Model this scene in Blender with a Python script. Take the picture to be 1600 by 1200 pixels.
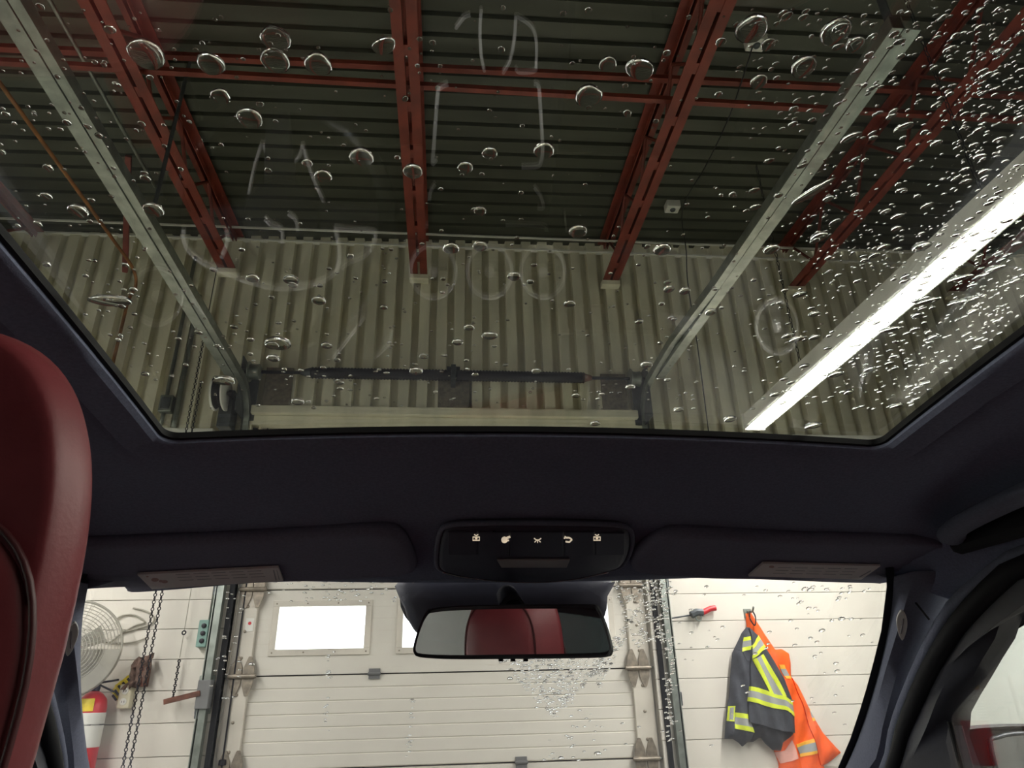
import bpy, math, random
from mathutils import Vector, Matrix
from mathutils.geometry import delaunay_2d_cdt
from math import sin, cos, pi, sqrt

scn = bpy.context.scene
for o in list(bpy.data.objects):
    bpy.data.objects.remove(o)
COL = scn.collection
H = 1.25                                   # camera height above the floor; all coordinates below are relative to the camera

# ------------------------------------------------------------------ camera
FPX = 1060.0
Yv = Vector((-107, -488, FPX)).normalized()             # room axes written in camera (right, up, forward)
b_ = -.0174
Xv = Vector((1, b_, -(Yv.x + Yv.y * b_) / Yv.z)).normalized()
Zv = Yv.cross(Xv)
if Zv.y < 0:
    Zv = -Zv
right = Vector((Xv.x, Yv.x, Zv.x)); up = Vector((Xv.y, Yv.y, Zv.y)); fwd = Vector((Xv.z, Yv.z, Zv.z))
cd = bpy.data.cameras.new('camera'); cam = bpy.data.objects.new('camera', cd); COL.objects.link(cam)
cd.sensor_fit = 'HORIZONTAL'; cd.sensor_width = 36.0; cd.lens = FPX / 1600 * 36; cd.clip_start = .01; cd.clip_end = 100
cam.matrix_world = Matrix(((right.x, up.x, -fwd.x, 0), (right.y, up.y, -fwd.y, 0), (right.z, up.z, -fwd.z, H), (0, 0, 0, 1)))
scn.camera = cam

# ------------------------------------------------------------------ world, exposure
w = bpy.data.worlds.new('overcast_sky'); scn.world = w; w.use_nodes = True
w.node_tree.nodes['Background'].inputs[0].default_value = (.93, .97, 1, 1)
w.node_tree.nodes['Background'].inputs[1].default_value = 3.0
vs = scn.view_settings
vs.view_transform = 'Standard'; vs.look = 'None'; vs.gamma = 1; vs.use_curve_mapping = False; vs.exposure = 1.15
LIGHT = 45.0                                # strength of the tube lights


def ray(px, py):
    d = Vector((px - 800, 600 - py, FPX))
    return right * d.x + up * d.y + fwd * d.z
def atY(px, py, Y): d = ray(px, py); return d * (Y / d.y)
def atX(px, py, X): d = ray(px, py); return d * (X / d.x)
def atZ(px, py, Z): d = ray(px, py); return d * (Z / d.z)
def onpl(px, py, p0, n):
    d = ray(px, py); return d * (Vector(p0).dot(n) / d.dot(n))

# ------------------------------------------------------------------ materials
MATS = {}
def srgb(r, g, b):
    f = lambda c: (c / 255 / 12.92) if c / 255 <= .04045 else ((c / 255 + .055) / 1.055) ** 2.4
    return (f(r), f(g), f(b))
def mat(name, col, rough=.6, metal=0., var=.12, scale=8., bump=0., bscale=60., coat=0., emit=None, estr=0., col2=None, spec=.5, stretch=None):
    if name in MATS: return MATS[name]
    m = bpy.data.materials.new(name); m.use_nodes = True; MATS[name] = m
    nt = m.node_tree; N = nt.nodes; L = nt.links; p = N['Principled BSDF']
    p.inputs['Roughness'].default_value = rough; p.inputs['Metallic'].default_value = metal
    p.inputs['Coat Weight'].default_value = coat; p.inputs['Specular IOR Level'].default_value = spec
    tc = N.new('ShaderNodeTexCoord'); mp = N.new('ShaderNodeMapping'); L.new(tc.outputs['Object'], mp.inputs[0])
    if stretch: mp.inputs['Scale'].default_value = stretch
    nz = N.new('ShaderNodeTexNoise'); nz.inputs['Scale'].default_value = scale; nz.inputs['Detail'].default_value = 5
    L.new(mp.outputs[0], nz.inputs['Vector'])
    rp = N.new('ShaderNodeValToRGB'); L.new(nz.outputs['Fac'], rp.inputs[0])
    c2 = col2 if col2 else tuple(c * (1 - var) for c in col)
    c1 = tuple(min(1, c * (1 + var * .5)) for c in col)
    rp.color_ramp.elements[0].position = .35; rp.color_ramp.elements[1].position = .65
    rp.color_ramp.elements[0].color = (*c2, 1); rp.color_ramp.elements[1].color = (*c1, 1)
    L.new(rp.outputs[0], p.inputs['Base Color'])
    if bump:
        n2 = N.new('ShaderNodeTexNoise'); n2.inputs['Scale'].default_value = bscale; L.new(mp.outputs[0], n2.inputs['Vector'])
        bp = N.new('ShaderNodeBump'); bp.inputs['Strength'].default_value = bump; bp.inputs['Distance'].default_value = .004
        L.new(n2.outputs['Fac'], bp.inputs['Height']); L.new(bp.outputs[0], p.inputs['Normal'])
    if emit:
        p.inputs['Emission Color'].default_value = (*emit, 1); p.inputs['Emission Strength'].default_value = estr
    return m
def glass(name, tint, ior=1.5):
    m = bpy.data.materials.new(name); m.use_nodes = True; MATS[name] = m
    nt = m.node_tree; N = nt.nodes; L = nt.links; N.remove(N['Principled BSDF'])
    tr = N.new('ShaderNodeBsdfTransparent'); tr.inputs[0].default_value = (*tint, 1)
    gl = N.new('ShaderNodeBsdfGlossy'); gl.inputs['Roughness'].default_value = 0.0; gl.inputs['Color'].default_value = (1, 1, 1, 1)
    ge = N.new('ShaderNodeNewGeometry'); mr = N.new('ShaderNodeMapRange')
    mr.inputs['To Min'].default_value = ior; mr.inputs['To Max'].default_value = 1 / ior
    L.new(ge.outputs['Backfacing'], mr.inputs['Value'])
    fr = N.new('ShaderNodeFresnel'); L.new(mr.outputs[0], fr.inputs['IOR'])
    mx = N.new('ShaderNodeMixShader'); L.new(fr.outputs[0], mx.inputs[0]); L.new(tr.outputs[0], mx.inputs[1]); L.new(gl.outputs[0], mx.inputs[2])
    L.new(mx.outputs[0], N['Material Output'].inputs['Surface'])
    return m
def water(name):
    m = bpy.data.materials.new(name); m.use_nodes = True; MATS[name] = m
    nt = m.node_tree; N = nt.nodes; L = nt.links; N.remove(N['Principled BSDF'])
    g = N.new('ShaderNodeBsdfGlass'); g.inputs['IOR'].default_value = 1.33; g.inputs['Roughness'].default_value = 0; g.inputs['Color'].default_value = (1, 1, 1, 1)
    L.new(g.outputs[0], N['Material Output'].inputs['Surface'])
    return m

mat('block', srgb(222, 216, 205), .55, var=.05, scale=3, bump=.15, bscale=120)
mat('joint', srgb(196, 188, 172), .8)
mat('siding', srgb(231, 226, 203), .5, var=.14, scale=2.2, stretch=(3, 3, .6))
mat('deck', srgb(80, 82, 71), .5, metal=.1, var=.22, scale=1.3, stretch=(.5, 5, 1))
mat('side_wall', srgb(226, 230, 224), .6, var=.05, scale=2)
mat('pale_sheet', srgb(184, 192, 186), .6, var=.04, scale=2)
mat('concrete', srgb(120, 118, 112), .5, var=.3, scale=2.5, bump=.2)
mat('red_steel', srgb(128, 54, 40), .55, var=.3, scale=6)
mat('galv', srgb(146, 152, 145), .38, metal=.75, var=.25, scale=14)
mat('galv_dark', srgb(92, 96, 100), .45, metal=.6, var=.3, scale=14)
mat('black_steel', srgb(38, 36, 42), .45, metal=.3, var=.3, scale=20)
mat('rust_pipe', srgb(150, 98, 50), .7, var=.35, scale=9)
mat('rust', srgb(112, 72, 58), .8, var=.4, scale=25)
mat('door_paint', srgb(222, 217, 206), .45, var=.05, scale=2.5)
mat('door_stile', srgb(214, 207, 194), .45, var=.12, scale=5)
mat('hinge', srgb(148, 138, 124), .45, metal=.55, var=.3, scale=30)
mat('white_paint', srgb(236, 235, 228), .4, var=.04)
mat('white_plastic', srgb(228, 226, 218), .4, var=.04)
mat('rubber', srgb(20, 20, 23), .7, var=.2, spec=.3)
mat('headliner', srgb(118, 123, 144), .95, var=.12, scale=300, bump=.12, bscale=900, spec=.12)
mat('visor_fabric', srgb(120, 120, 138), .92, var=.1, scale=300, bump=.1, bscale=900, spec=.12)
mat('pillar_fabric', srgb(112, 116, 132), .85, var=.1, scale=300, bump=.1, bscale=900, spec=.2)
mat('black_plastic', srgb(46, 47, 55), .45, var=.1, scale=90, bump=.06, bscale=700)
mat('gloss_black', srgb(20, 21, 26), .15, var=.05)
mat('console_plastic', srgb(62, 63, 76), .5, var=.06, scale=90, bump=.04, bscale=900)
mat('silver_trim', srgb(190, 190, 196), .25, metal=.9, var=.04)
mat('chrome', srgb(244, 244, 244), .25, metal=.15, var=.02)
mat('sticker', srgb(214, 204, 200), .5, var=.04)
mat('sticker_ink', srgb(176, 140, 130), .6)
mat('sticker_grey', srgb(150, 146, 146), .6)
mat('icon_white', srgb(235, 222, 200), .5, var=.03, emit=(1, .84, .62), estr=.22)
mat('burgundy', srgb(118, 44, 50), .5, var=.08, scale=30, bump=.04, bscale=420)
mat('burgundy_dark', srgb(70, 22, 26), .5, var=.1)
mat('mirror', (.9, .9, .92), .0, metal=1, var=0)
mat('car_paint', srgb(24, 26, 32), .3, var=.04, coat=.3)
mat('tyre', srgb(26, 26, 27), .85, var=.2)
mat('dark_cloth', srgb(62, 64, 72), .8, var=.25, scale=14, bump=.3, bscale=60)
mat('black_cloth', srgb(42, 42, 50), .85, var=.25, scale=14)
mat('orange_cloth', srgb(255, 98, 24), .7, var=.16, scale=9, bump=.3, bscale=50)
mat('pink_lining', srgb(240, 176, 162), .75, var=.1)
mat('lime_tape', srgb(222, 236, 62), .5, var=.06)
mat('silver_tape', srgb(160, 162, 162), .4, var=.1)
mat('gold_tape', srgb(255, 186, 62), .5, var=.06)
mat('red_paint', srgb(206, 36, 44), .35, var=.08)
mat('yellow', srgb(226, 200, 46), .5, var=.2, scale=25)
mat('green_box', srgb(126, 160, 150), .5, var=.1)
mat('beige_plastic', srgb(214, 206, 180), .5, var=.06)
mat('brown_rag', srgb(120, 96, 84), .9, var=.5, scale=30)
mat('grey_box', srgb(116, 116, 116), .5, var=.15)
mat('cage', srgb(196, 192, 180), .45, metal=.4, var=.1)
mat('grey_cable', srgb(168, 164, 150), .6)
mat('tube_lens', (1, 1, .98), .4, var=0, emit=(1, .985, .95), estr=LIGHT)
glass('roof_glass', (.94, .945, .90), 2.0)
glass('privacy_glass', (.34, .37, .38))
glass('clear_glass', (.955, .955, .95))
glass('shop_window', (.95, .97, .97))
water('water')

# ------------------------------------------------------------------ mesh building
ORG = {}
class MB:
    def __init__(s): s.v = []; s.f = []
    def add(s, vs_, fs):
        n = len(s.v); s.v += [Vector(p) for p in vs_]; s.f += [tuple(i + n for i in f) for f in fs]; return s
    def box(s, x0, x1, y0, y1, z0, z1):
        return s.add([(x0, y0, z0), (x1, y0, z0), (x1, y1, z0), (x0, y1, z0), (x0, y0, z1), (x1, y0, z1), (x1, y1, z1), (x0, y1, z1)],
                     [(0, 3, 2, 1), (4, 5, 6, 7), (0, 1, 5, 4), (1, 2, 6, 5), (2, 3, 7, 6), (3, 0, 4, 7)])
    def cbox(s, c, sx, sy, sz, rot=None):
        R = rot or Matrix.Identity(3); c = Vector(c)
        vs_ = [c + R @ Vector((x * sx / 2, y * sy / 2, z * sz / 2)) for z in (-1, 1) for y in (-1, 1) for x in (-1, 1)]
        return s.add(vs_, [(0, 2, 3, 1), (4, 5, 7, 6), (0, 1, 5, 4), (1, 3, 7, 5), (3, 2, 6, 7), (2, 0, 4, 6)])
    def loft(s, rows, closed=False, cap=False):
        n = len(rows[0]); vs_ = [p for r in rows for p in r]; fs = []
        for i in range(len(rows) - 1):
            for j in range(n if closed else n - 1):
                k = (j + 1) % n
                fs.append((i * n + j, i * n + k, (i + 1) * n + k, (i + 1) * n + j))
        if cap: fs += [tuple(range(n - 1, -1, -1)), tuple((len(rows) - 1) * n + j for j in range(n))]
        return s.add(vs_, fs)
    def sweep(s, pts, prof, upv=(0, 0, 1), closed_prof=True, cap=True, loop=False):
        pts = [Vector(p) for p in pts]; rows = []; upv = Vector(upv); n = len(pts)
        for i, p in enumerate(pts):
            if loop: t = (pts[(i + 1) % n] - pts[i - 1])
            else: t = (pts[min(i + 1, n - 1)] - pts[max(i - 1, 0)])
            t.normalize(); sd = t.cross(upv)
            if sd.length < 1e-4: sd = t.cross(Vector((1, 0, 0)))
            sd.normalize(); u2 = sd.cross(t)
            rows.append([p + sd * a + u2 * b for a, b in prof])
        if loop: rows.append(rows[0]); cap = False
        return s.loft(rows, closed_prof, cap and closed_prof)
    def tube(s, pts, r, n=8, upv=(0.13, .21, .97), loop=False):
        return s.sweep(pts, [(r * cos(2 * pi * k / n), r * sin(2 * pi * k / n)) for k in range(n)], upv, True, True, loop)
    def lathe(s, c, ax, prof, n=24):
        c = Vector(c); ax = Vector(ax).normalized(); a = ax.orthogonal().normalized(); b = ax.cross(a)
        rows = [[c + ax * h + (a * cos(2 * pi * k / n) + b * sin(2 * pi * k / n)) * max(r, 1e-5) for k in range(n)] for r, h in prof]
        return s.loft(rows, True, True)
    def prism(s, poly, d):
        n = len(poly); d = Vector(d); poly = [Vector(p) for p in poly]
        return s.add(poly + [p + d for p in poly], [tuple(range(n - 1, -1, -1)), tuple(range(n, 2 * n))] + [(i, (i + 1) % n, n + (i + 1) % n, n + i) for i in range(n)])
    def torus(s, c, ax, R, r, n=24, k=6, sx=1., sy=1., aref=None):
        c = Vector(c); ax = Vector(ax).normalized(); a = Vector(aref).normalized() if aref else ax.orthogonal().normalized(); b = ax.cross(a)
        rows = []
        for i in range(n):
            t = 2 * pi * i / n; d = a * cos(t) * sx + b * sin(t) * sy; dn = (a * cos(t) + b * sin(t))
            rows.append([c + d * R + dn * r * cos(2 * pi * j / k) + ax * r * sin(2 * pi * j / k) for j in range(k)])
        rows.append(rows[0]); return s.loft(rows, True)

def setp(o, label=None, cat=None, group=None, kind=None):
    if label: o['label'] = label
    if cat: o['category'] = cat
    if group: o['group'] = group
    if kind: o['kind'] = kind
    return o
def obj(name, m, ma, parent=None, smooth=False, bevel=0., label=None, cat=None, group=None, kind=None, flipfix=True):
    xs = [p.x for p in m.v]; ys = [p.y for p in m.v]; zs = [p.z for p in m.v]
    org = Vector(((min(xs) + max(xs)) / 2, (min(ys) + max(ys)) / 2, min(zs)))
    me = bpy.data.meshes.new(name); me.from_pydata([p - org for p in m.v], [], m.f)
    if flipfix:
        import bmesh
        bm = bmesh.new(); bm.from_mesh(me); bmesh.ops.recalc_face_normals(bm, faces=bm.faces); bm.to_mesh(me); bm.free()
    if smooth:
        me.shade_smooth()
        if smooth is not True: me.set_sharp_from_angle(angle=math.radians(smooth))
    me.materials.append(MATS[ma]); o = bpy.data.objects.new(name, me); COL.objects.link(o); ORG[o] = org
    if parent: o.parent = parent; o.location = org - ORG[parent]
    else: o.location = org + Vector((0, 0, H))
    if bevel:
        b = o.modifiers.new('bevel', 'BEVEL'); b.width = bevel; b.segments = 2; b.limit_method = 'ANGLE'; b.angle_limit = .6
    return setp(o, label, cat, group, kind)
def thing(name, org, label=None, cat=None, group=None, kind=None, parent=None):
    o = bpy.data.objects.new(name, None); COL.objects.link(o); org = Vector(org); ORG[o] = org; o.empty_display_size = .05
    if parent: o.parent = parent; o.location = org - ORG[parent]
    else: o.location = org + Vector((0, 0, H))
    return setp(o, label, cat, group, kind)
def inst(src, delta, parent=None, label=None, group=None):
    o = src.copy(); COL.objects.link(o); ORG[o] = ORG[src] + Vector(delta)
    if parent: o.parent = parent; o.location = ORG[o] - ORG[parent]
    else: o.location = ORG[o] + Vector((0, 0, H))
    if label: o['label'] = label
    if group: o['group'] = group
    return o
def tree(src, delta, label=None, parent=None):
    o = inst(src, delta, parent, label)
    for c in list(src.children): tree(c, delta, None, o)
    return o
def lerp(a, b, t): return a + (b - a) * t
def pl(pts, x):
    for (x0, y0), (x1, y1) in zip(pts, pts[1:]):
        if x <= x1: return lerp(y0, y1, max(0, (x - x0) / (x1 - x0)))
    return pts[-1][1]
def smoothpts(pts, n=6, loop=False):
    P = [Vector(p) for p in pts]; out = []; N = len(P)
    for i in range(N if loop else N - 1):
        g = lambda k: P[k % N] if loop else P[min(max(k, 0), N - 1)]
        a, b, c, d = g(i - 1), g(i), g(i + 1), g(i + 2)
        for j in range(n):
            t = j / n
            out.append(.5 * (2 * b + (c - a) * t + (2 * a - 5 * b + 4 * c - d) * t * t + (3 * b - a - 3 * c + d) * t ** 3))
    if not loop: out.append(P[-1])
    return out

# ================================================================== THE WORKSHOP
WY = 5.3; XL, XR = -4.3, 6.2; YB = -7.0; ZF = -H; ZD = 3.88
slope = lambda x: .018 * x
obj('floor', MB().box(XL - .2, XR + .2, YB - .2, WY + .3, ZF - .1, ZF), 'concrete', kind='structure')
wl = obj('wall_left', MB().box(XL - .2, XL, YB, WY, ZF, ZD + .25), 'side_wall', kind='structure')
wr = obj('wall_right', MB().box(XR, XR + .2, YB, WY, ZF, ZD + .25), 'side_wall', kind='structure')
obj('wall_back', MB().box(XL - .2, XR + .2, YB - .2, YB, ZF, ZD + .25), 'side_wall', kind='structure')
# front wall: backing with the door opening, block courses below, ribbed siding above
DX0, DX1, DTOP = -1.53, 1.55, 2.06
m = MB(); m.box(XL - .2, DX0, WY + .03, WY + .2, ZF, ZD + .25); m.box(DX1, XR + .2, WY + .03, WY + .2, ZF, ZD + .25); m.box(DX0, DX1, WY + .03, WY + .2, DTOP, ZD + .25)
wf = obj('wall_front', m, 'joint', kind='structure')
z0 = .478 - .2 * 8
ZS = 1.98
def course(x0, x1, za, zb):
    obj('block_course', MB().box(x0, x1, WY, WY + .05, za + .0018, zb - .0018), 'block', wf, bevel=.0025)
za = ZF
k = 0
while za < ZS - .02:
    zb = min(z0 + .2 * (k + 1), ZS); k += 1
    if zb - za < .03: continue
    course(XL, DX0 - .0, za, zb); course(DX1 + .0, XR, za, zb); za = zb
def ribprof(n, pitch, d):
    # across, depth: proud flat, slope, recess, slope
    out = []
    for i in range(n):
        x = i * pitch
        out += [(x, 0), (x + pitch * .56, 0), (x + pitch * .60, d), (x + pitch * .96, d)]
    out.append((n * pitch, 0)); return out
PIT = .155
def siding(x0, n, za, zb):
    pr = ribprof(n, PIT, .07)
    r0 = [(x0 + a, WY - .045 + b, za) for a, b in pr]; r1 = [(x0 + a, WY - .045 + b, zb) for a, b in pr]
    bk = [(x0 + a, WY + .03, zb) for a, b in pr]; b0 = [(x0 + a, WY + .03, za) for a, b in pr]
    obj('siding_panel', MB().loft([b0, r0, r1, bk]), 'siding', wf)
x = XL
while x < XR - .1:
    n = 6 if x + 6 * PIT < XR else max(1, int((XR - x) / PIT))
    mid = x + 3 * PIT
    lowz = 2.17 if DX0 - .02 < mid < DX1 + .02 else ZS
    siding(x, n, lowz, ZD + .1); x += n * PIT
    if n < 6: break
obj('ledge', MB().box(XL, -1.86, WY - .06, WY + .03, ZS - .05, ZS), 'white_paint', wf, bevel=.004)
obj('ledge', MB().box(1.9, XR, WY - .06, WY + .03, ZS - .05, ZS), 'white_paint', wf, bevel=.004)
obj('header_beam', MB().box(DX0 - .05, DX1 + .05, WY - .10, WY + .04, 2.10, 2.17), 'siding', wf, bevel=.006)
obj('header_beam', MB().box(DX0 - .05, DX1 + .05, WY - .05, WY + .04, 2.02, 2.098), 'siding', wf, bevel=.004)
obj('corner_trim', MB().box(XL, XR, WY - .06, WY - .02, ZD - .075, ZD - .06), 'white_paint', wf)
# ceiling deck: panels of ribbed sheet, ribs across the room
ce = thing('ceiling', (0, 0, ZD), kind='structure')
CP = .15
y = WY
while y > YB:
    n = 6
    pr = []
    for i in range(n):
        q = i * CP
        pr += [(q, 0), (q + CP * .74, 0), (q + CP * .80, .03), (q + CP * .94, .03)]
    pr.append((n * CP, 0))
    rows = []
    for xx in (XL - .1, XR + .1):
        rows.append([(xx, y - a, ZD + .015 + slope(xx) + b) for a, b in pr])
    m = MB().loft(rows); m.add([(XL - .1, y, ZD + .12 + slope(XL)), (XR + .1, y, ZD + .12 + slope(XR)), (XR + .1, y - n * CP, ZD + .12 + slope(XR)), (XL - .1, y - n * CP, ZD + .12 + slope(XL))], [(0, 1, 2, 3)])
    obj('deck_panel', m, 'deck', ce); y -= n * CP

obj('trim_1', MB().box(XL, XR, WY - .23, WY - .215, ZD - .07, ZD - .055), 'white_paint', kind='structure')

# steel joists
JL = 3.45
def joist(X, label, y1=WY - .05):
    zt = ZD + slope(X)
    t = thing('steel_joist', (X, y1, JL), label, 'joist', 'red steel roof joists')
    y0 = YB + .3
    for s in (-1, 1):
        g = .012 * s; a = .075 * s
        L = [(g, 0), (a, 0), (a, .007), (g + .007 * s, .007), (g + .007 * s, .055), (g, .055)]
        obj('lower_chord_angle', MB().loft([[(X + p, y0, JL + q) for p, q in L], [(X + p, y1, JL + q) for p, q in L]], True, True), 'red_steel', t)
        obj('upper_chord_angle', MB().loft([[(X + p, y0, zt - q) for p, q in L], [(X + p, y1, zt - q) for p, q in L]], True, True), 'red_steel', t)
    yy = y1 - .10; i = 0; step = .33
    while yy > -1.0:
        pa = (X, yy, JL + .03) if i % 2 else (X, yy, zt - .03); pb = (X, yy - step, zt - .03) if i % 2 else (X, yy - step, JL + .03)
        obj('web_bar', MB().tube([pa, pb], .013, 6, (1, 0, 0)), 'red_steel', t); yy -= step; i += 1
    for q in range(9):
        yy = y1 - .28 - q * .42
        obj('spacer', MB().box(X - .013, X + .013, yy - .06, yy + .02, JL + .006, JL + .05), 'red_steel', t)
    obj('bearing_plate', MB().box(X - .085, X + .085, y1 - .08, y1 + .006, JL - .045, JL), 'siding', t, bevel=.003)
    return t
joist(-3.66, 'red steel joist beyond the rusty ceiling pipe, outermost on that side')
joist(-1.955, 'red steel joist above the chain hoist side of the overhead door')
joist(-.286, 'red steel joist over the middle of the overhead door')
joist(1.47, 'red steel joist over the spring drum on the jacket side')
joist(3.26, 'red steel joist above the hanging tube light')
joist(4.88, 'red steel joist beyond the hanging tube light, outermost on that side')
Lp = [(0, 0), (.035, 0), (.035, .005), (.005, .005), (.005, .035), (0, .035)]
bb = obj('joist_bridging', MB().loft([[(XL + .02, 3.14 + p, JL + .056 + q) for p, q in Lp], [(XR - .02, 3.14 + p, JL + .056 + q) for p, q in Lp]], True, True), 'red_steel',
    label='thin red bridging angle lying on the lower chords of the joists', cat='bridging')
Lp2 = [(0, 0), (.04, 0), (.04, .005), (.005, .005), (.005, .035), (0, .035)]
obj('joist_bridging', MB().loft([[(XL + .02, 3.23 + p, ZD - .10 + slope(XL) + q) for p, q in Lp2], [(XR - .02, 3.23 + p, ZD - .10 + slope(XR) + q) for p, q in Lp2]], True, True), 'red_steel',
    label='red bridging angle just under the roof deck', cat='bridging')
obj('diagonal_brace', MB().sweep([(-2.45, 4.2, ZD - .1), (-2.72, 5.05, 3.3)], [(-.02, -.02), (.02, -.02), (.02, .02), (-.02, .02)]), 'red_steel',
    label='short red diagonal brace near the rusty pipe', cat='brace')

# rusty pipe, conduits and cables on ceiling and wall
def pipe(name, pts, r, ma, label, cat, sm=True):
    return obj(name, MB().tube(smoothpts(pts, 5) if len(pts) > 2 else pts, r, 10), ma, smooth=sm, label=label, cat=cat)
pipe('gas_pipe', [(-2.63, -1.5, 3.3), (-2.63, 2, 3.3), (-2.63, 4.5, 3.3), (-2.64, 5.0, 3.3), (-2.68, 5.19, 3.24), (-2.72, 5.21, 3.1), (-2.72, 5.21, 2.6), (-2.70, 5.21, ZF + .3)], .013, 'rust_pipe', 'rusty orange pipe along the ceiling and down the front wall', 'pipe')
pipe('conduit', [(-2.28, .5, 3.62), (-2.28, 3, 3.62), (-2.28, 4.35, 3.62)], .012, 'galv', 'thin grey conduit under the deck between pipe and door track', 'conduit')
pipe('conduit', [(-2.26, 5.235, 3.6), (-2.26, 5.235, 2.5), (-2.26, 5.235, 2.0)], .016, 'galv', 'slim grey conduit on the siding running down to the junction box', 'conduit')
pipe('conduit', [(-2.16, 5.235, 3.2), (-2.16, 5.235, 2.5), (-2.16, 5.235, 1.98)], .02, 'galv', 'thicker grey conduit beside the hoist chain on ribbed siding', 'conduit')
t = thing('junction_box', (-2.21, 5.2, 2.10), 'small grey junction box on the siding under the conduits', 'box')
obj('body', MB().box(-2.29, -2.19, 5.19, 5.26, 2.10, 2.24), 'galv', t, bevel=.005); obj('cover', MB().box(-2.275, -2.205, 5.183, 5.19, 2.12, 2.22), 'galv_dark', t, bevel=.002)
for (px, py, lab) in ((1050, 320, 'small white box on the deck near the wall corner'), (1180, 62, 'small white box on the deck with a drooping wire')):
    p = atZ(px, py, ZD + slope(1.95)); t = thing('ceiling_sensor', (p.x, p.y, p.z - .045), lab, 'sensor')
    obj('body', MB().box(p.x - .06, p.x + .06, p.y - .05, p.y + .05, p.z - .055, p.z + .02), 'white_plastic', t, bevel=.006)
    obj('dome', MB().lathe((p.x, p.y, p.z - .07), (0, 0, 1), [(.002, 0), (.02, .003), (.028, .02)], 14), 'galv_dark', t, smooth=True)
p1 = atZ(1180, 66, ZD - .03)
pipe('hanging_wire', [(p1.x, p1.y, ZD - .01), (p1.x + .02, p1.y + .5, ZD - .12), (p1.x + .02, p1.y + 1.0, ZD - .14), (p1.x + .05, 4.6, ZD - .05), (2.2, 5.1, ZD - .12), (2.22, 5.225, ZD - .4), (2.22, 5.225, 2.8), (2.2, 5.225, 1.98)], .005, 'black_steel', 'thin dark wire drooping from ceiling box down the siding', 'wire')

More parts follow.
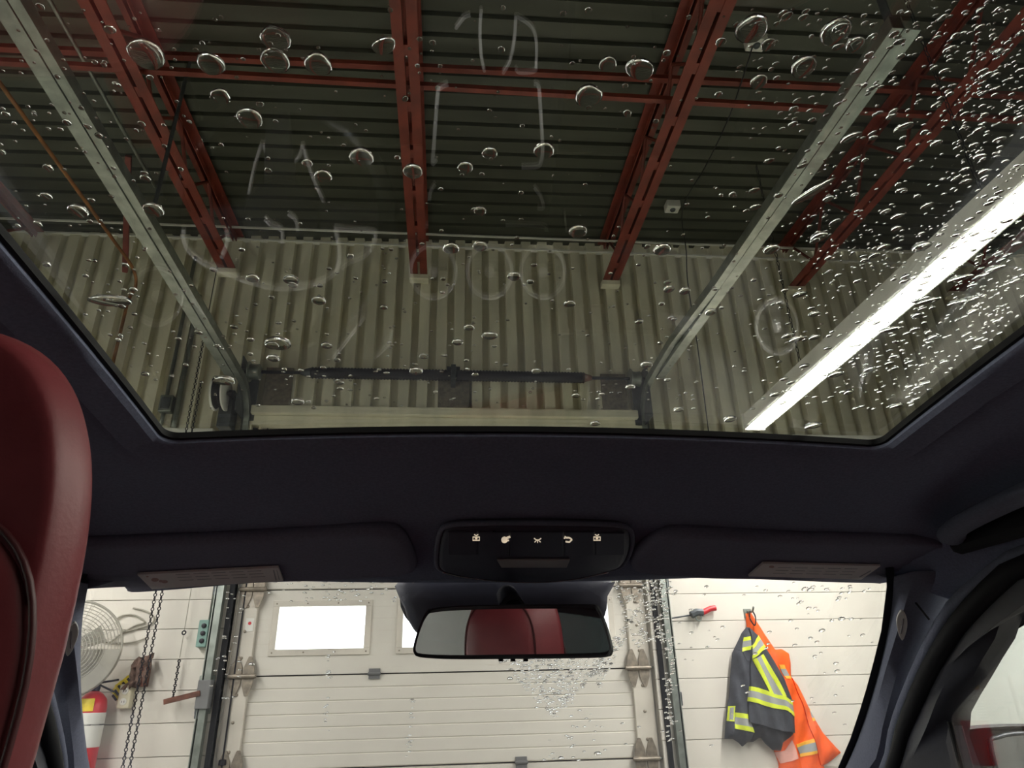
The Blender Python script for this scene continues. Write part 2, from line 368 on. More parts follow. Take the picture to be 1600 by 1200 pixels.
# ------------------------------------------------------------------ overhead sectional door
dr = thing('door_1', (0, WY, ZF), kind='structure')
setp(dr, None, None)
joints = [.16 - .592 * 3, .16 - .592 * 2, .16 - .592, .16, .752, 1.344, 1.936 + .12]
joints[0] = ZF + .01
wins = [(-1.22, -.59), (-.31, .32), (.60, 1.25)]
for i, (za, zb) in enumerate(zip(joints, joints[1:])):
    window = i == 3
    m = MB(); x0, x1 = -1.52, 1.54; Yd = WY + .10
    if not window:
        n = 7; rows = []
        pz = []
        for q in range(n):
            a = za + .004 + (zb - za - .008) * q / n; b = za + .004 + (zb - za - .008) * (q + 1) / n
            pz += [(a, 0.006), (a + .006, 0), (b - .006, 0), (b, .006)]
        rows = [[(x0, Yd + d, z) for z, d in pz], [(x1, Yd + d, z) for z, d in pz]]
        m.loft(rows); m.add([(x0, Yd + .05, za), (x1, Yd + .05, za), (x1, Yd + .05, zb), (x0, Yd + .05, zb)], [(0, 1, 2, 3)])
        m.add([(x0, Yd, za + .004), (x1, Yd, za + .004), (x1, Yd + .05, za + .004), (x0, Yd + .05, za + .004)], [(0, 1, 2, 3)])
        m.add([(x0, Yd, zb - .004), (x1, Yd, zb - .004), (x1, Yd + .05, zb - .004), (x0, Yd + .05, zb - .004)], [(0, 1, 2, 3)])
    else:
        wz0, wz1 = .335, .63
        xs = [x0] + [c for w_ in wins for c in w_] + [x1]
        for a, b in zip(xs[::2], xs[1::2]): m.box(a, b, Yd, Yd + .05, za + .004, zb - .004)
        for a, b in wins: m.box(a, b, Yd, Yd + .05, za + .004, wz0); m.box(a, b, Yd, Yd + .05, wz1, zb - .004)
    sec = obj('door_section', m, 'door_paint', dr)
    if i < 5: obj('joint_light_block', MB().box(x0, x1, Yd + .012, Yd + .045, zb - .02, zb + .02), 'rubber', sec)  # dark strip added behind each joint to keep daylight from leaking through
    if window:
        for a, b in wins:
            fr = MB(); e = .045
            for (p, q, r_, s_) in ((a - e, b + e, wz0 - e, wz0), (a - e, b + e, wz1, wz1 + e), (a - e, a, wz0, wz1), (b, b + e, wz0, wz1)): fr.box(p, q, Yd - .012, Yd + .004, r_, s_)
            obj('window_frame', fr, 'door_stile', sec, bevel=.003)
            obj('window_pane', MB().box(a, b, Yd + .02, Yd + .026, wz0, wz1), 'shop_window', sec)
            sm = MB()
            for xx in [a - .02 + (b - a + .04) * q / 3 for q in range(4)]:
                for zz in (wz0 - .022, wz1 + .022): sm.lathe((xx, Yd - .012, zz), (0, -1, 0), [(.006, 0), (.005, .003), (.001, .004)], 8)
            obj('frame_screws', sm, 'hinge', sec)
        fl = MB()
        for q in range(7):
            zz = za + (zb - za) * (q + .5) / 7
            for a, b in zip(xs[::2], xs[1::2]): fl.box(a, b, Yd - .0015, Yd, zz, zz + .002)
        obj('panel_crease', fl, 'door_stile', sec)
    for sx in (-1, 1):
        xe = x0 if sx < 0 else x1
        m2 = MB(); xa, xb = sorted((xe - sx * .005, xe - sx * .15)); m2.box(xa, xb, Yd - .035, Yd, za + .004, zb - .004)
        obj('end_stile', m2, 'door_stile', sec, bevel=.004)
        bl = MB()
        for zz in (za + .12, za + .3, zb - .12): bl.lathe((xe - sx * .08, Yd - .035, zz), (0, -1, 0), [(.012, 0), (.011, .005), (.004, .007)], 8)
        obj('bolt', bl, 'hinge', sec)
    # hinges on the joint above this section
    if i < 5:
        for sx in (-1, 1):
            xe = (x0 if sx < 0 else x1) - sx * .06
            hm = MB()
            for dx in (0, -sx * .085):
                for s in (-1, 1):
                    xc = xe + dx
                    hm.prism([(xc - .04, Yd - .046, zb), (xc + .04, Yd - .046, zb), (xc + .036, Yd - .046, zb + s * .06), (xc + .01, Yd - .046, zb + s * .13), (xc - .01, Yd - .046, zb + s * .13), (xc - .036, Yd - .046, zb + s * .06)], (0, .012, 0))
            hm.tube([(xe + sx * .05, Yd - .055, zb), (xe - sx * .14, Yd - .055, zb)], .016, 10, (0, 0, 1))
            obj('hinge', hm, 'hinge', sec)
            rl = MB().tube([(xe + sx * .05, Yd - .055, zb), (xe + sx * .12, Yd - .055, zb)], .007, 8, (0, 0, 1)); obj('roller_pin', rl, 'galv', sec)
        xm = -.50 + .0 if i == 3 - 1 else .55
        mm = MB().box(xm - .04, xm + .04, Yd - .014, Yd, zb - .035, zb + .035); mm.tube([(xm - .045, Yd - .016, zb), (xm + .045, Yd - .016, zb)], .012, 8, (0, 0, 1))
        obj('middle_hinge', mm, 'grey_box', sec)
obj('notice_sticker', MB().box(-1.44, -1.385, WY + .062, WY + .066, .46, .55), 'white_plastic', dr)
obj('sticker_mark', MB().lathe((-1.412, WY + .062, .515), (0, -1, 0), [(.012, 0), (.012, .001)], 12), 'red_paint', dr)
obj('lift_cable', MB().tube([(-1.47, WY + .055, ZF + .1), (-1.47, WY + .055, 2.1)], .006, 6), 'black_steel', dr)
obj('cable_clip', MB().lathe((-1.47, WY + .055, -.37), (0, 0, 1), [(.004, -.02), (.025, -.015), (.025, .015), (.004, .02)], 10), 'black_steel', dr, smooth=40)

# door tracks with curve, jamb angle, hangers
def track(X, s, zA, zB, yend, label):
    t = thing('door_track', (X, WY - .05, ZF), label, 'door track', 'galvanised door tracks')
    yv = WY - .03; R = .32
    path = [(X, yv, ZF + .02), (X, yv, 1.4), (X, yv, zB - R)]
    for q in range(1, 9):
        a = q / 8 * pi / 2; path.append((X, yv - R * (1 - cos(a)), zB - R + R * sin(a)))
    path += [(X, yv - R - .6, zB + .02), (X, (yv + yend) / 2, (zA + zB) / 2), (X, yend, zA)]
    w2 = .032; d = .022; th = .004
    prof = [(-w2, d), (-w2, -d), (w2, -d), (w2, d), (w2 - th, d), (w2 - th, -d + th), (-w2 + th, -d + th), (-w2 + th, d)]
    # channel profile: across = X here (side vector), up = away from the bend
    m = MB(); pts = [Vector(p) for p in path]; rows = []
    for i, p in enumerate(pts):
        tg = (pts[min(i + 1, len(pts) - 1)] - pts[max(i - 1, 0)]).normalized(); sx = Vector((1, 0, 0)); nn = tg.cross(sx)
        rows.append([p + sx * (b * s) + nn * a for a, b in prof])
    m.loft(rows, True, True); obj('channel', m, 'galv', t, smooth=30)
    # steel angle that stiffens the horizontal run, and the jamb angle
    yc = yv - R - .05
    zz = lambda y_: lerp(zB, zA, (yc - y_) / (yc - yend))
    Lq = [(.026, -.035), (.092, -.035), (.092, -.029), (.032, -.029), (.032, .035), (.026, .035)]
    obj('stiffener_angle', MB().loft([[(X + a * s, yc, zz(yc) + b) for a, b in Lq], [(X + a * s, yend, zA + b) for a, b in Lq]], True, True), 'galv', t)
    Lj = [(.03, 0), (.03, -.07), (.036, -.07), (.036, -.006), (.052, -.006), (.052, 0)]
    obj('jamb_angle', MB().loft([[(X + a * s, WY + b, ZF + .02) for a, b in Lj], [(X + a * s, WY + b, zB - .1) for a, b in Lj]], True, True), 'galv', t)
    obj('jamb_seal', MB().box(*sorted((X - s * .05, X - s * .085)), WY - .02, WY + .06, ZF + .02, 2.0), 'rubber', t)
    for yy in ((yend + .12, 3.3) if s < 0 else (yend + .12,)):
        hz = ZD - .01 + slope(X)
        obj('hanger', MB().box(*sorted((X + .092 * s, X + .097 * s)), yy - .02, yy + .02, zz(yy) - .035, hz), 'galv_dark', t)
    for zc in (-.9, -.1, .7, 1.5):
        obj('track_bracket', MB().box(*sorted((X + .0 * s, X + .05 * s)), WY - .06, WY - .002, zc, zc + .09), 'galv_dark', t, bevel=.003)
    return t
track(-1.615, -1, 2.40, 2.30, 1.5, 'galvanised door track on the chain hoist side of the overhead door')
track(1.66, 1, 2.28, 2.36, 1.62, 'galvanised door track on the jacket side of the overhead door')

# torsion spring shaft above the door
YS = WY - .19; ZSH = 2.42
t = thing('torsion_spring_shaft', (0, YS, ZSH - .1), 'black torsion spring shaft above the overhead door', 'spring shaft')
obj('shaft', MB().tube([(-1.70, YS, ZSH), (1.72, YS, ZSH)], .014, 10, (0, 0, 1)), 'black_steel', t, smooth=True)
def spring(xa, xb):
    m = MB(); n = int((xb - xa) / .026)
    prof = []
    for i in range(n + 1):
        x_ = lerp(xa, xb, i / n); prof += [(.042, x_ - xa), (.050, x_ - xa + .013)]
    m.lathe((xa, YS, ZSH), (1, 0, 0), prof, 14); obj('spring', m, 'black_steel', t, smooth=True)
spring(-1.12, .01); spring(.06, 1.12)
obj('spring_cone', MB().lathe((-1.20, YS, ZSH), (1, 0, 0), [(.02, 0), (.03, .03), (.044, .08)], 14), 'galv_dark', t, smooth=True)
obj('spring_cone', MB().lathe((1.2, YS, ZSH), (-1, 0, 0), [(.02, 0), (.03, .03), (.044, .08)], 14), 'rust', t, smooth=True)
m = MB().box(.015, .055, YS - .07, WY - .03, ZSH - .06, ZSH + .07); m.box(-.02, .09, YS - .02, WY - .03, ZSH + .06, ZSH + .075)
obj('center_bracket', m, 'galv_dark', t, bevel=.004)
obj('backing_board', MB().box(-.09, .17, WY - .075, WY - .04, 2.17, ZSH + .02), 'hinge', t)
for s, xd in ((-1, -1.56), (1, 1.58)):
    obj('cable_drum', MB().lathe((xd - .05, YS, ZSH), (1, 0, 0), [(.02, 0), (.085, 0), (.085, .008), (.065, .014), (.06, .05), (.066, .085), (.03, .1), (.02, .1)], 20), 'galv', t, smooth=30)
    m = MB().box(*sorted((xd + s * .08, xd + s * .088)), YS - .09, WY - .04, 2.05, ZSH + .1); m.box(*sorted((xd + s * .088, xd + s * .0)), WY - .052, WY - .044, 2.05, ZSH + .1)
    obj('end_bearing_plate', m, 'galv_dark', t, bevel=.002)
    obj('wall_plate', MB().box(*sorted((xd - s * .05, xd - s * .27)), WY - .07, WY - .046, 2.17, ZSH + .1), 'hinge', t, bevel=.003)
# chain hoist wheel
t = thing('chain_hoist_wheel', (-1.76, 5.05, 2.0), 'white edged chain hoist wheel at the end of the spring shaft', 'hoist wheel')
ZW = 2.2
obj('wheel_flange', MB().lathe((-1.745, 5.05, ZW), (1, 0, 0), [(.02, 0), (.14, 0), (.14, .012), (.02, .012)], 36), 'white_paint', t, smooth=30)
obj('wheel_flange', MB().lathe((-1.825, 5.05, ZW), (1, 0, 0), [(.02, 0), (.14, 0), (.14, .012), (.02, .012)], 36), 'white_paint', t, smooth=30)
obj('sprocket', MB().lathe((-1.813, 5.05, ZW), (1, 0, 0), [(.02, 0), (.125, 0), (.10, .03), (.10, .038), (.125, .068), (.02, .068)], 36), 'black_steel', t, smooth=30)
obj('mounting_arm', MB().box(-1.80, -1.70, 5.12, WY - .03, 1.95, ZW + .06), 'galv_dark', t, bevel=.004)
obj('axle', MB().tube([(-1.83, 5.05, ZW), (-1.69, 5.05, ZW)], .015, 10, (0, 0, 1)), 'black_steel', t)
obj('axle_bracket', MB().box(-1.72, -1.70, 5.04, WY - .03, ZW - .025, ZW + .025), 'black_steel', t, bevel=.003)

# hoist chain (two strands of links)
def chain(x, y, za, zb, lk=.030, r=.0035, wdt=.010):
    m = MB(); n = int((zb - za) / (lk * .8))
    for i in range(n):
        zc = za + (i + .5) * lk * .8; ax = (1, 0, 0) if i % 2 else (0, 1, 0)
        m.torus((x, y, zc), ax, 1, r, 8, 4, lk / 2 - r if True else 0, wdt, aref=(0, 0, 1))
    return m
t = thing('hoist_chain', (-2.07, 5.14, ZF + .3), 'dark hoist chain of two long strands hanging beside the door', 'chain')
obj('chain_strand', chain(-2.03, 5.16, ZF + .3, 3.0), 'black_steel', t); obj('chain_strand', chain(-1.975, 5.13, ZF + .3, 2.35), 'black_steel', t)
pipe('chain_guide_rod', [(-2.03, 5.16, 2.98), (-2.03, 5.16, 3.5)], .004, 'black_steel', 'thin dark rod holding the hoist chain up high', 'rod')

t = thing('partition_screen', (3.72, 3.3, ZF), 'smooth pale white partition screen standing beside the passenger window', 'partition')
for k_ in range(3): obj('sheet_panel', MB().box(3.70, 3.715, 1.3 + k_ * 1.3, 2.597 + k_ * 1.3, ZF + .12, 1.62), 'pale_sheet', t)
for k_ in range(4): obj('post', MB().box(3.715, 3.765, 1.275 + k_ * 1.3, 1.325 + k_ * 1.3, ZF, 1.64), 'galv', t, bevel=.004)
obj('top_rail', MB().box(3.70, 3.76, 1.275, 5.225, 1.62, 1.66), 'galv', t, bevel=.004); obj('bottom_rail', MB().box(3.70, 3.76, 1.275, 5.225, ZF + .08, ZF + .12), 'galv', t, bevel=.004)

# ------------------------------------------------------------------ tube lights
def tube_light(X, ya, yb, Z, label, chains=True):
    t = thing('tube_light', (X, (ya + yb) / 2, Z), label, 'light fixture', 'hanging tube lights')
    m = MB().loft([[(X + a, y_, Z + b) for a, b in ((-.075, .012), (-.085, .012), (-.075, .14), (.075, .14), (.085, .012), (.075, .012), (.07, .03), (-.07, .03))] for y_ in (ya, yb)], True, True)
    obj('housing', m, 'white_paint', t)
    m = MB().loft([[(X + .07 * cos(a), y_, Z + .022 - .02 * sin(a)) for a in [pi * q / 8 for q in range(9)]] for y_ in (ya + .02, yb - .02)], True, True)
    obj('lens', m, 'tube_lens', t, smooth=40)
    for yy in (ya, yb): obj('end_cap', MB().box(X - .087, X + .087, yy - .012, yy + .012, Z + .002, Z + .145), 'white_plastic', t, bevel=.004)
    if chains:
        for yy in (ya + .4, yb - .95): obj('hanging_chain', chain(X - .06, yy, Z + .14, ZD - .05, .05, .003, .009), 'black_steel', t)
    return t
tl = tube_light(2.475, 1.85, 4.95, 1.9, 'long bright tube light hanging near the front wall by the jackets')
def off_light(delta, lab, nm):
    # the rows of tube lights go on past the picture's edges
    t2 = tree(tl, delta, lab); t2.name = 'tube_light_' + nm + '_offscreen'
    for c_ in t2.children:
        if c_.name.startswith('lens'): c_.name = 'lens_' + nm + '_offscreen'
off_light((0, -3.3, 0), 'long bright tube light hanging beside the car roof on the passenger side', 'right')
off_light((-5.45, -.6, 0), 'long bright tube light hanging over the fire extinguisher side of the front wall', 'left')
off_light((-5.45, -3.9, 0), 'long bright tube light hanging near the left wall beside the car', 'rear_left')

# ------------------------------------------------------------------ things on the front wall, left of the door
W = WY
def P(px, py, dy=0.): return atY(px, py, W - dy)
# wall fan
c = P(108, 1014, .30); t = thing('wall_fan', (c.x, W - .02, c.z - .3), 'round wire cage fan on the wall behind the fire extinguisher', 'fan')
ax = Vector((.45, -1, -.1)).normalized(); a = Vector((0, 0, 1)).cross(ax).normalized(); b = ax.cross(a)
if b.z < 0: b = -b
RF = .30
m = MB()
for q in range(15): m.torus(c + ax * .09 * (1 - ((q + 1) / 15) ** 2), ax, RF * (q + 1) / 15, .003 if q < 14 else .009, 40, 5)
for q in range(40):
    th = 2 * pi * q / 40; d = a * cos(th) + b * sin(th)
    m.tube([c + ax * .09 * (1 - s * s) + d * RF * s for s in (.1, .4, .7, .9, 1)], .0016, 4)
obj('front_cage', m, 'cage', t, smooth=True)
m = MB()
for q in range(5): m.torus(c - ax * .12 * (1 - ((q + 1) / 5) ** 2), ax, RF * (q + 1) / 5, .002, 36, 4)
for q in range(24):
    th = 2 * pi * q / 24; d = a * cos(th) + b * sin(th); m.tube([c - ax * .12 * (1 - s * s) + d * RF * s for s in (.1, .5, .8, 1)], .0016, 4)
obj('rear_cage', m, 'cage', t, smooth=True)
for q in range(3):
    th = 2 * pi * q / 3 + .5; rows = []
    for s in [.12, .35, .6, .85]:
        d = a * cos(th) + b * sin(th); e = ax.cross(d)
        rows.append([c + d * RF * s * .8 + e * RF * (.08 + .14 * s) * u + ax * .03 * u for u in (-1, -.4, .3, 1)])
    obj('blade', MB().loft(rows), 'white_plastic', t, smooth=True)
obj('motor', MB().lathe(c - ax * .16, ax, [(.02, 0), (.07, .01), (.075, .1), (.05, .14), (.02, .15)], 20), 'grey_box', t, smooth=40)
half = [c + ax * .05 + (a * cos(th) + b * sin(th)) * RF * .98 for th in [-pi * q / 24 for q in range(25)]]
obj('lower_shroud', MB().prism(half, -ax * .02), 'cage', t)
obj('wall_arm', MB().tube([c - ax * .12, c - ax * .16 + Vector((0, .06, -.02)), (c.x, W - .01, c.z - .02)], .018, 8), 'grey_box', t)
# fire extinguisher
e = P(136, 1140, .13); X0, Y0 = e.x, e.y; zt = P(140, 1080, .13).z
t = thing('fire_extinguisher', (X0, Y0, zt - .62), 'red fire extinguisher with a white label band on the wall', 'fire extinguisher')
obj('cylinder', MB().lathe((X0, Y0, zt - .62), (0, 0, 1), [(.05, 0), (.085, .008), (.09, .03), (.09, .52), (.08, .57), (.05, .605), (.025, .62)], 28), 'red_paint', t, smooth=50)
def band(z1_, z2_, ma, nm):
    obj(nm, MB().lathe((X0, Y0, zt), (0, 0, 1), [(.0905, z1_), (.0915, z1_ + .001), (.0915, z2_ - .001), (.0905, z2_)], 28), ma, t, smooth=40)
band(-.33, -.13, 'white_plastic', 'label_band'); band(-.205, -.195, 'black_steel', 'strap')
m = MB(); aa = [math.radians(-150 + q * 10) for q in range(10)]
m.loft([[(X0 + .0925 * cos(q), Y0 + .0925 * sin(q), z_) for q in aa] for z_ in (zt - .12, zt - .08)] + [[(X0 + .084 * cos(q), Y0 + .084 * sin(q), zt - .045) for q in aa]])
obj('yellow_label', m, 'yellow', t, smooth=True)
m = MB()
for q in range(6): m.loft([[(X0 + .0922 * cos(s), Y0 + .0922 * sin(s), z_) for s in aa[1:8]] for z_ in (zt - .315 + q * .018, zt - .309 + q * .018)])
obj('label_print', m, 'sticker_grey', t)
obj('valve', MB().lathe((X0, Y0, zt), (0, 0, 1), [(.025, 0), (.028, .02), (.022, .05), (.012, .065)], 14), 'black_steel', t, smooth=40)
obj('handle', MB().cbox((X0 + .06, Y0, zt + .055), .15, .022, .012, Matrix.Rotation(-.15, 3, 'Y')), 'black_steel', t, bevel=.003)
obj('lever', MB().cbox((X0 + .06, Y0, zt + .02), .14, .022, .010, Matrix.Rotation(.42, 3, 'Y')), 'black_steel', t, bevel=.003)
obj('wall_bracket', MB().box(X0 - .03, X0 + .03, Y0 + .07, W, zt - .25, zt - .1), 'black_steel', t)
p = P(158, 1030, .02); obj('yellow_tag', MB().box(p.x - .02, p.x + .02, p.y - .01, W, p.z - .03, p.z + .03), 'yellow', bevel=.003, label='small yellow tag on the wall above the extinguisher', cat='tag')
# cable loop
pts = [P(x_, y_, .012) for x_, y_ in ((208, 950), (228, 955), (240, 964), (236, 975), (215, 982), (195, 986), (184, 976), (183, 967), (195, 961), (212, 962), (226, 972), (210, 978), (190, 990), (172, 1004))]
obj('cable_loop', MB().tube(smoothpts(pts, 6), .006, 6, (0, 1, 0)), 'grey_cable', smooth=True, label='thin grey cable loop hanging on the white block wall', cat='cable')
pts = [P(x_, y_, .012) for x_, y_ in ((160, 1002), (185, 1005), (210, 1003), (232, 995))]
obj('cable', MB().tube(smoothpts(pts, 6), .005, 6, (0, 1, 0)), 'grey_cable', smooth=True, label='short sagging grey cable under the cable loop', cat='cable')
# rag on a chain keeper
random.seed(4)
p = P(221, 1048, .05)
rows = []
for i in range(9):
    r_ = []
    for j in range(9):
        u, v = i / 8 - .5, j / 8 - .5
        r_.append((p.x + u * .12 * (1 - .3 * v) + random.uniform(-.008, .008) + v * .03, p.y - .02 + .03 * sin(u * 19 + v * 8) + random.uniform(-.008, .008), p.z + v * .20 + random.uniform(-.01, .01) + .03 * u))
    rows.append(r_)
rg = obj('rag', MB().loft(rows), 'brown_rag', smooth=True, label='crumpled brown rag stuffed beside the hoist chain', cat='rag')
sd = rg.modifiers.new('thick', 'SOLIDIFY'); sd.thickness = .012
obj('chain_keeper', MB().cbox((p.x + .02, W - .03, p.z - .03), .05, .06, .14), 'rust', bevel=.004, label='rusty chain keeper bracket behind the brown rag', cat='bracket')
# caution tape and socket box
pts = [P(x_, y_, .03) for x_, y_ in ((206, 1062), (196, 1070), (186, 1078), (180, 1090))]
m = MB(); rows = [[q + Vector((dx, random.uniform(-.01, .01), dz)) for dx, dz in ((-.03, .03), (0, 0), (.03, -.03))] for q in smoothpts(pts, 4)]
m.loft(rows); tp = obj('caution_tape', m, 'yellow', smooth=True, label='crumpled yellow caution tape tied above the socket box', cat='tape'); sd = tp.modifiers.new('thick', 'SOLIDIFY'); sd.thickness = .006
m = MB()
for q in smoothpts(pts, 3)[1::2]: m.cbox(q + Vector((0, -.012, 0)), .045, .004, .014, Matrix.Rotation(.8, 3, 'Y'))
k_ = obj('tape_stripes', m, 'black_steel', tp)
p = P(196, 1088, .04); t = thing('socket_box', (p.x, W, p.z - .08), 'beige double socket box under the yellow tape', 'socket')
obj('body', MB().box(p.x - .04, p.x + .04, W - .06, W, p.z - .075, p.z + .075), 'beige_plastic', t, bevel=.008)
for s in (-1, 1):
    obj('receptacle', MB().lathe((p.x, W - .06, p.z + s * .033), (0, -1, 0), [(.022, 0), (.022, .004), (.018, .005)], 16), 'white_plastic', t)
    m = MB()
    for d in (-.008, .008): m.box(p.x + d - .0015, p.x + d + .0015, W - .067, W - .064, p.z + s * .033 - .006, p.z + s * .033 + .006)
    obj('slots', m, 'black_steel', t)
obj('conduit_stub', MB().tube([(p.x + .0, W - .02, p.z + .07), (p.x, W - .02, p.z + .2)], .01, 8), 'grey_cable', t)
# pull wire with weight, disconnect box with lever
p = P(288, 985, .05); q_ = P(287, 930, .05)
t = thing('pull_wire', (p.x, p.y, p.z - .45), 'thin pull wire with dark chain ending above the rusty lever', 'wire')
obj('wire', MB().tube([(p.x, p.y, p.z), (p.x, p.y, 1.9)], .003, 6), 'grey_cable', t)
obj('snap_hook', MB().torus((p.x, p.y, p.z - .015), (0, 1, 0), .012, .005, 14, 6), 'black_steel', t); obj('cord', MB().tube([(p.x, p.y, p.z - .03), (p.x, p.y, p.z - .18)], .003, 6), 'grey_cable', t)
obj('chain_end', chain(p.x, p.y, p.z - .44, p.z - .18, .024, .004, .009), 'black_steel', t)
p = P(317, 1085, .06); t = thing('disconnect_box', (p.x, W, p.z - .13), 'grey switch box with a rusty lever arm beside the track', 'switch box')
obj('body', MB().box(p.x - .035, p.x + .05, W - .09, W, p.z - .09, p.z + .09), 'grey_box', t, bevel=.005); obj('flange', MB().box(p.x - .055, p.x + .05, W - .012, W, p.z - .12, p.z + .12), 'galv', t, bevel=.003)
l0 = P(255, 1097, .10); l1 = P(312, 1083, .10)
d = (l1 - l0).normalized(); n_ = Vector((-d.z, 0, d.x)) * .017
obj('lever_arm', MB().prism([l0 - n_, l1 - n_, l1 + n_, l0 + n_], (0, .012, 0)), 'rust', t, bevel=.002)
# push-button control station
p = P(320, 990, .03); t = thing('control_station', (p.x, W, p.z - .09), 'green three button door control box with a conduit above', 'control box')
obj('body', MB().box(p.x - .042, p.x + .028, W - .06, W, p.z - .09, p.z + .09), 'green_box', t, bevel=.006)
for i in range(3): obj('button', MB().lathe((p.x - .004, W - .06, p.z + .05 - .05 * i), (0, -1, 0), [(.017, 0), (.016, .008), (.011, .010)], 14), 'black_steel', t, smooth=40)
obj('conduit', MB().tube([(p.x + .02, W - .025, p.z + .09), (p.x + .02, W - .025, 1.97)], .012, 8), 'galv', t, smooth=True)

# ------------------------------------------------------------------ tool and jackets right of the door
p0 = P(1050, 966, .04); p1 = P(1080, 961, .04); p2 = P(1098, 957, .04); p3 = P(1118, 950, .04)
t = thing('hand_tool', (p1.x, W, p1.z - .04), 'hand tool with a red grip stuck on the white block wall', 'tool')
obj('rod', MB().tube([p0, p1], .006, 6), 'galv_dark', t); m = MB().tube([p1, p1 * .5 + p2 * .5 + Vector((0, 0, .012)), p2], .028, 8); obj('body', m, 'galv_dark', t, smooth=40)
obj('trigger', MB().torus(p1 * .4 + p2 * .6 + Vector((0, 0, -.03)), (0, 1, 0), .022, .006, 14, 6), 'galv', t)
obj('grip', MB().tube([p2, p2 * .4 + p3 * .6 + Vector((0, 0, .008)), p3], .021, 10), 'red_paint', t, smooth=40)
obj('peg', MB().tube([p2 + Vector((0, .0, 0)), (p2.x, W + .005, p2.z)], .006, 6), 'galv_dark', t)

def C7(pts): return [(1120 + x_ * .2167, 940 + y_ * .2167) for x_, y_ in pts]
def to_xz(poly, dy): return [(lambda q: (q.x, q.z))(P(x_, y_, dy)) for x_, y_ in poly]
def inside(p, poly):
    c_ = False; j = len(poly) - 1
    for i in range(len(poly)):
        (xi, yi), (xj, yj) = poly[i], poly[j]
        if (yi > p[1]) != (yj > p[1]) and p[0] < (xj - xi) * (p[1] - yi) / (yj - yi) + xi: c_ = not c_
        j = i
    return c_
def pdist(p, poly):
    best = 9
    for i in range(len(poly)):
        a_ = Vector(poly[i]); b_2 = Vector(poly[(i + 1) % len(poly)]); q = Vector(p); d_ = b_2 - a_
        tt = max(0, min(1, (q - a_).dot(d_) / max(1e-9, d_.dot(d_)))); best = min(best, (q - a_ - d_ * tt).length)
    return best
def densify(poly, step):
    out = []
    for i in range(len(poly)):
        a_ = Vector(poly[i]); b_2 = Vector(poly[(i + 1) % len(poly)]); n = max(1, int((b_2 - a_).length / step))
        out += [tuple(a_.lerp(b_2, k / n)) for k in range(n)]
    return out
def drape(poly, hf, step=.018, back=None):
    poly = densify(poly, step); n = len(poly)
    xs = [p[0] for p in poly]; zs = [p[1] for p in poly]; pts = [Vector(p) for p in poly]
    x_ = min(xs)
    while x_ < max(xs):
        z_ = min(zs)
        while z_ < max(zs):
            if inside((x_, z_), poly) and pdist((x_, z_), poly) > step * .4: pts.append(Vector((x_, z_)))
            z_ += step
        x_ += step
    ed = [(i, (i + 1) % n) for i in range(n)]
    vo, eo, fo, *_ = delaunay_2d_cdt(pts, ed, [tuple(range(n))], 1, 1e-5)
    m = MB(); fr = [(p.x, hf(p.x, p.y), p.y) for p in vo]; bk = [(p.x, (back(p.x, p.y) if back else W - .003), p.y) for p in vo]
    k_ = len(vo); cnt = {}
    for f in fo:
        for a_, b_2 in zip(f, list(f[1:]) + [f[0]]): cnt[(a_, b_2)] = 1
    fs = [tuple(f) for f in fo] + [tuple(i + k_ for i in reversed(f)) for f in fo]
    for (a_, b_2) in cnt:
        if (b_2, a_) not in cnt: fs.append((b_2, a_, a_ + k_, b_2 + k_))
    return m.add(fr + bk, fs)
dark_out = to_xz(C7([(240, 178), (205, 220), (135, 365), (125, 480), (110, 700), (95, 760), (80, 990), (140, 995), (180, 1020), (210, 1050), (245, 1020), (290, 1015), (340, 980), (380, 1030), (430, 1075), (490, 1080), (505, 1020), (560, 980), (580, 960), (575, 830), (555, 700), (500, 550), (430, 430), (360, 320), (310, 240), (262, 182)]), .12)
def hf_d(x_, z_):
    dd = pdist((x_, z_), dark_out); h = .06 + .075 * (1 - math.exp(-dd / .03))
    return W - h - .012 * sin(x_ * 58 + z_ * 9) * min(1, dd / .03)
jk = thing('work_jacket', (sum(p[0] for p in dark_out) / len(dark_out), W - .05, min(p[1] for p in dark_out)), 'dark grey work jacket with lime and silver tape, hung on the wall hook', 'jacket')
orange_out = to_xz(C7([(225, 82), (262, 72), (300, 130), (370, 240), (440, 342), (490, 340), (540, 372), (553, 440), (556, 540), (600, 600), (680, 760), (730, 850), (790, 950), (880, 1050), (920, 1092), (850, 1150), (795, 1185), (860, 1420), (600, 1450), (480, 1400), (470, 1170), (440, 1090), (400, 900), (350, 700), (290, 420), (240, 200)]), .06)
def hf_o(x_, z_):
    dd = pdist((x_, z_), orange_out); h = .015 + .05 * (1 - math.exp(-dd / .03))
    return W - h - .010 * sin(x_ * 48 - z_ * 20) * min(1, dd / .03)
oj = thing('safety_jacket', (2.6, W - .05, min(p[1] for p in orange_out)), 'bright orange safety jacket hanging behind the dark jacket', 'jacket')
obj('shell', drape(orange_out, hf_o), 'orange_cloth', oj, smooth=60)
obj('shell', drape(dark_out, hf_d, .016, lambda x_, z_: W - .055), 'dark_cloth', jk, smooth=60)
def patch(nm, pts, ma, par, hf, dy, off=.006, th=.008, step=.015):
    poly = to_xz(C7(pts), dy); g = lambda x_, z_: hf(x_, z_) - off
    return obj(nm, drape(poly, g, step, lambda x_, z_: hf(x_, z_) + th), ma, par, smooth=60)
DJ = lambda nm, pts, ma, off=.006: patch(nm, pts, ma, jk, hf_d, .13, off)
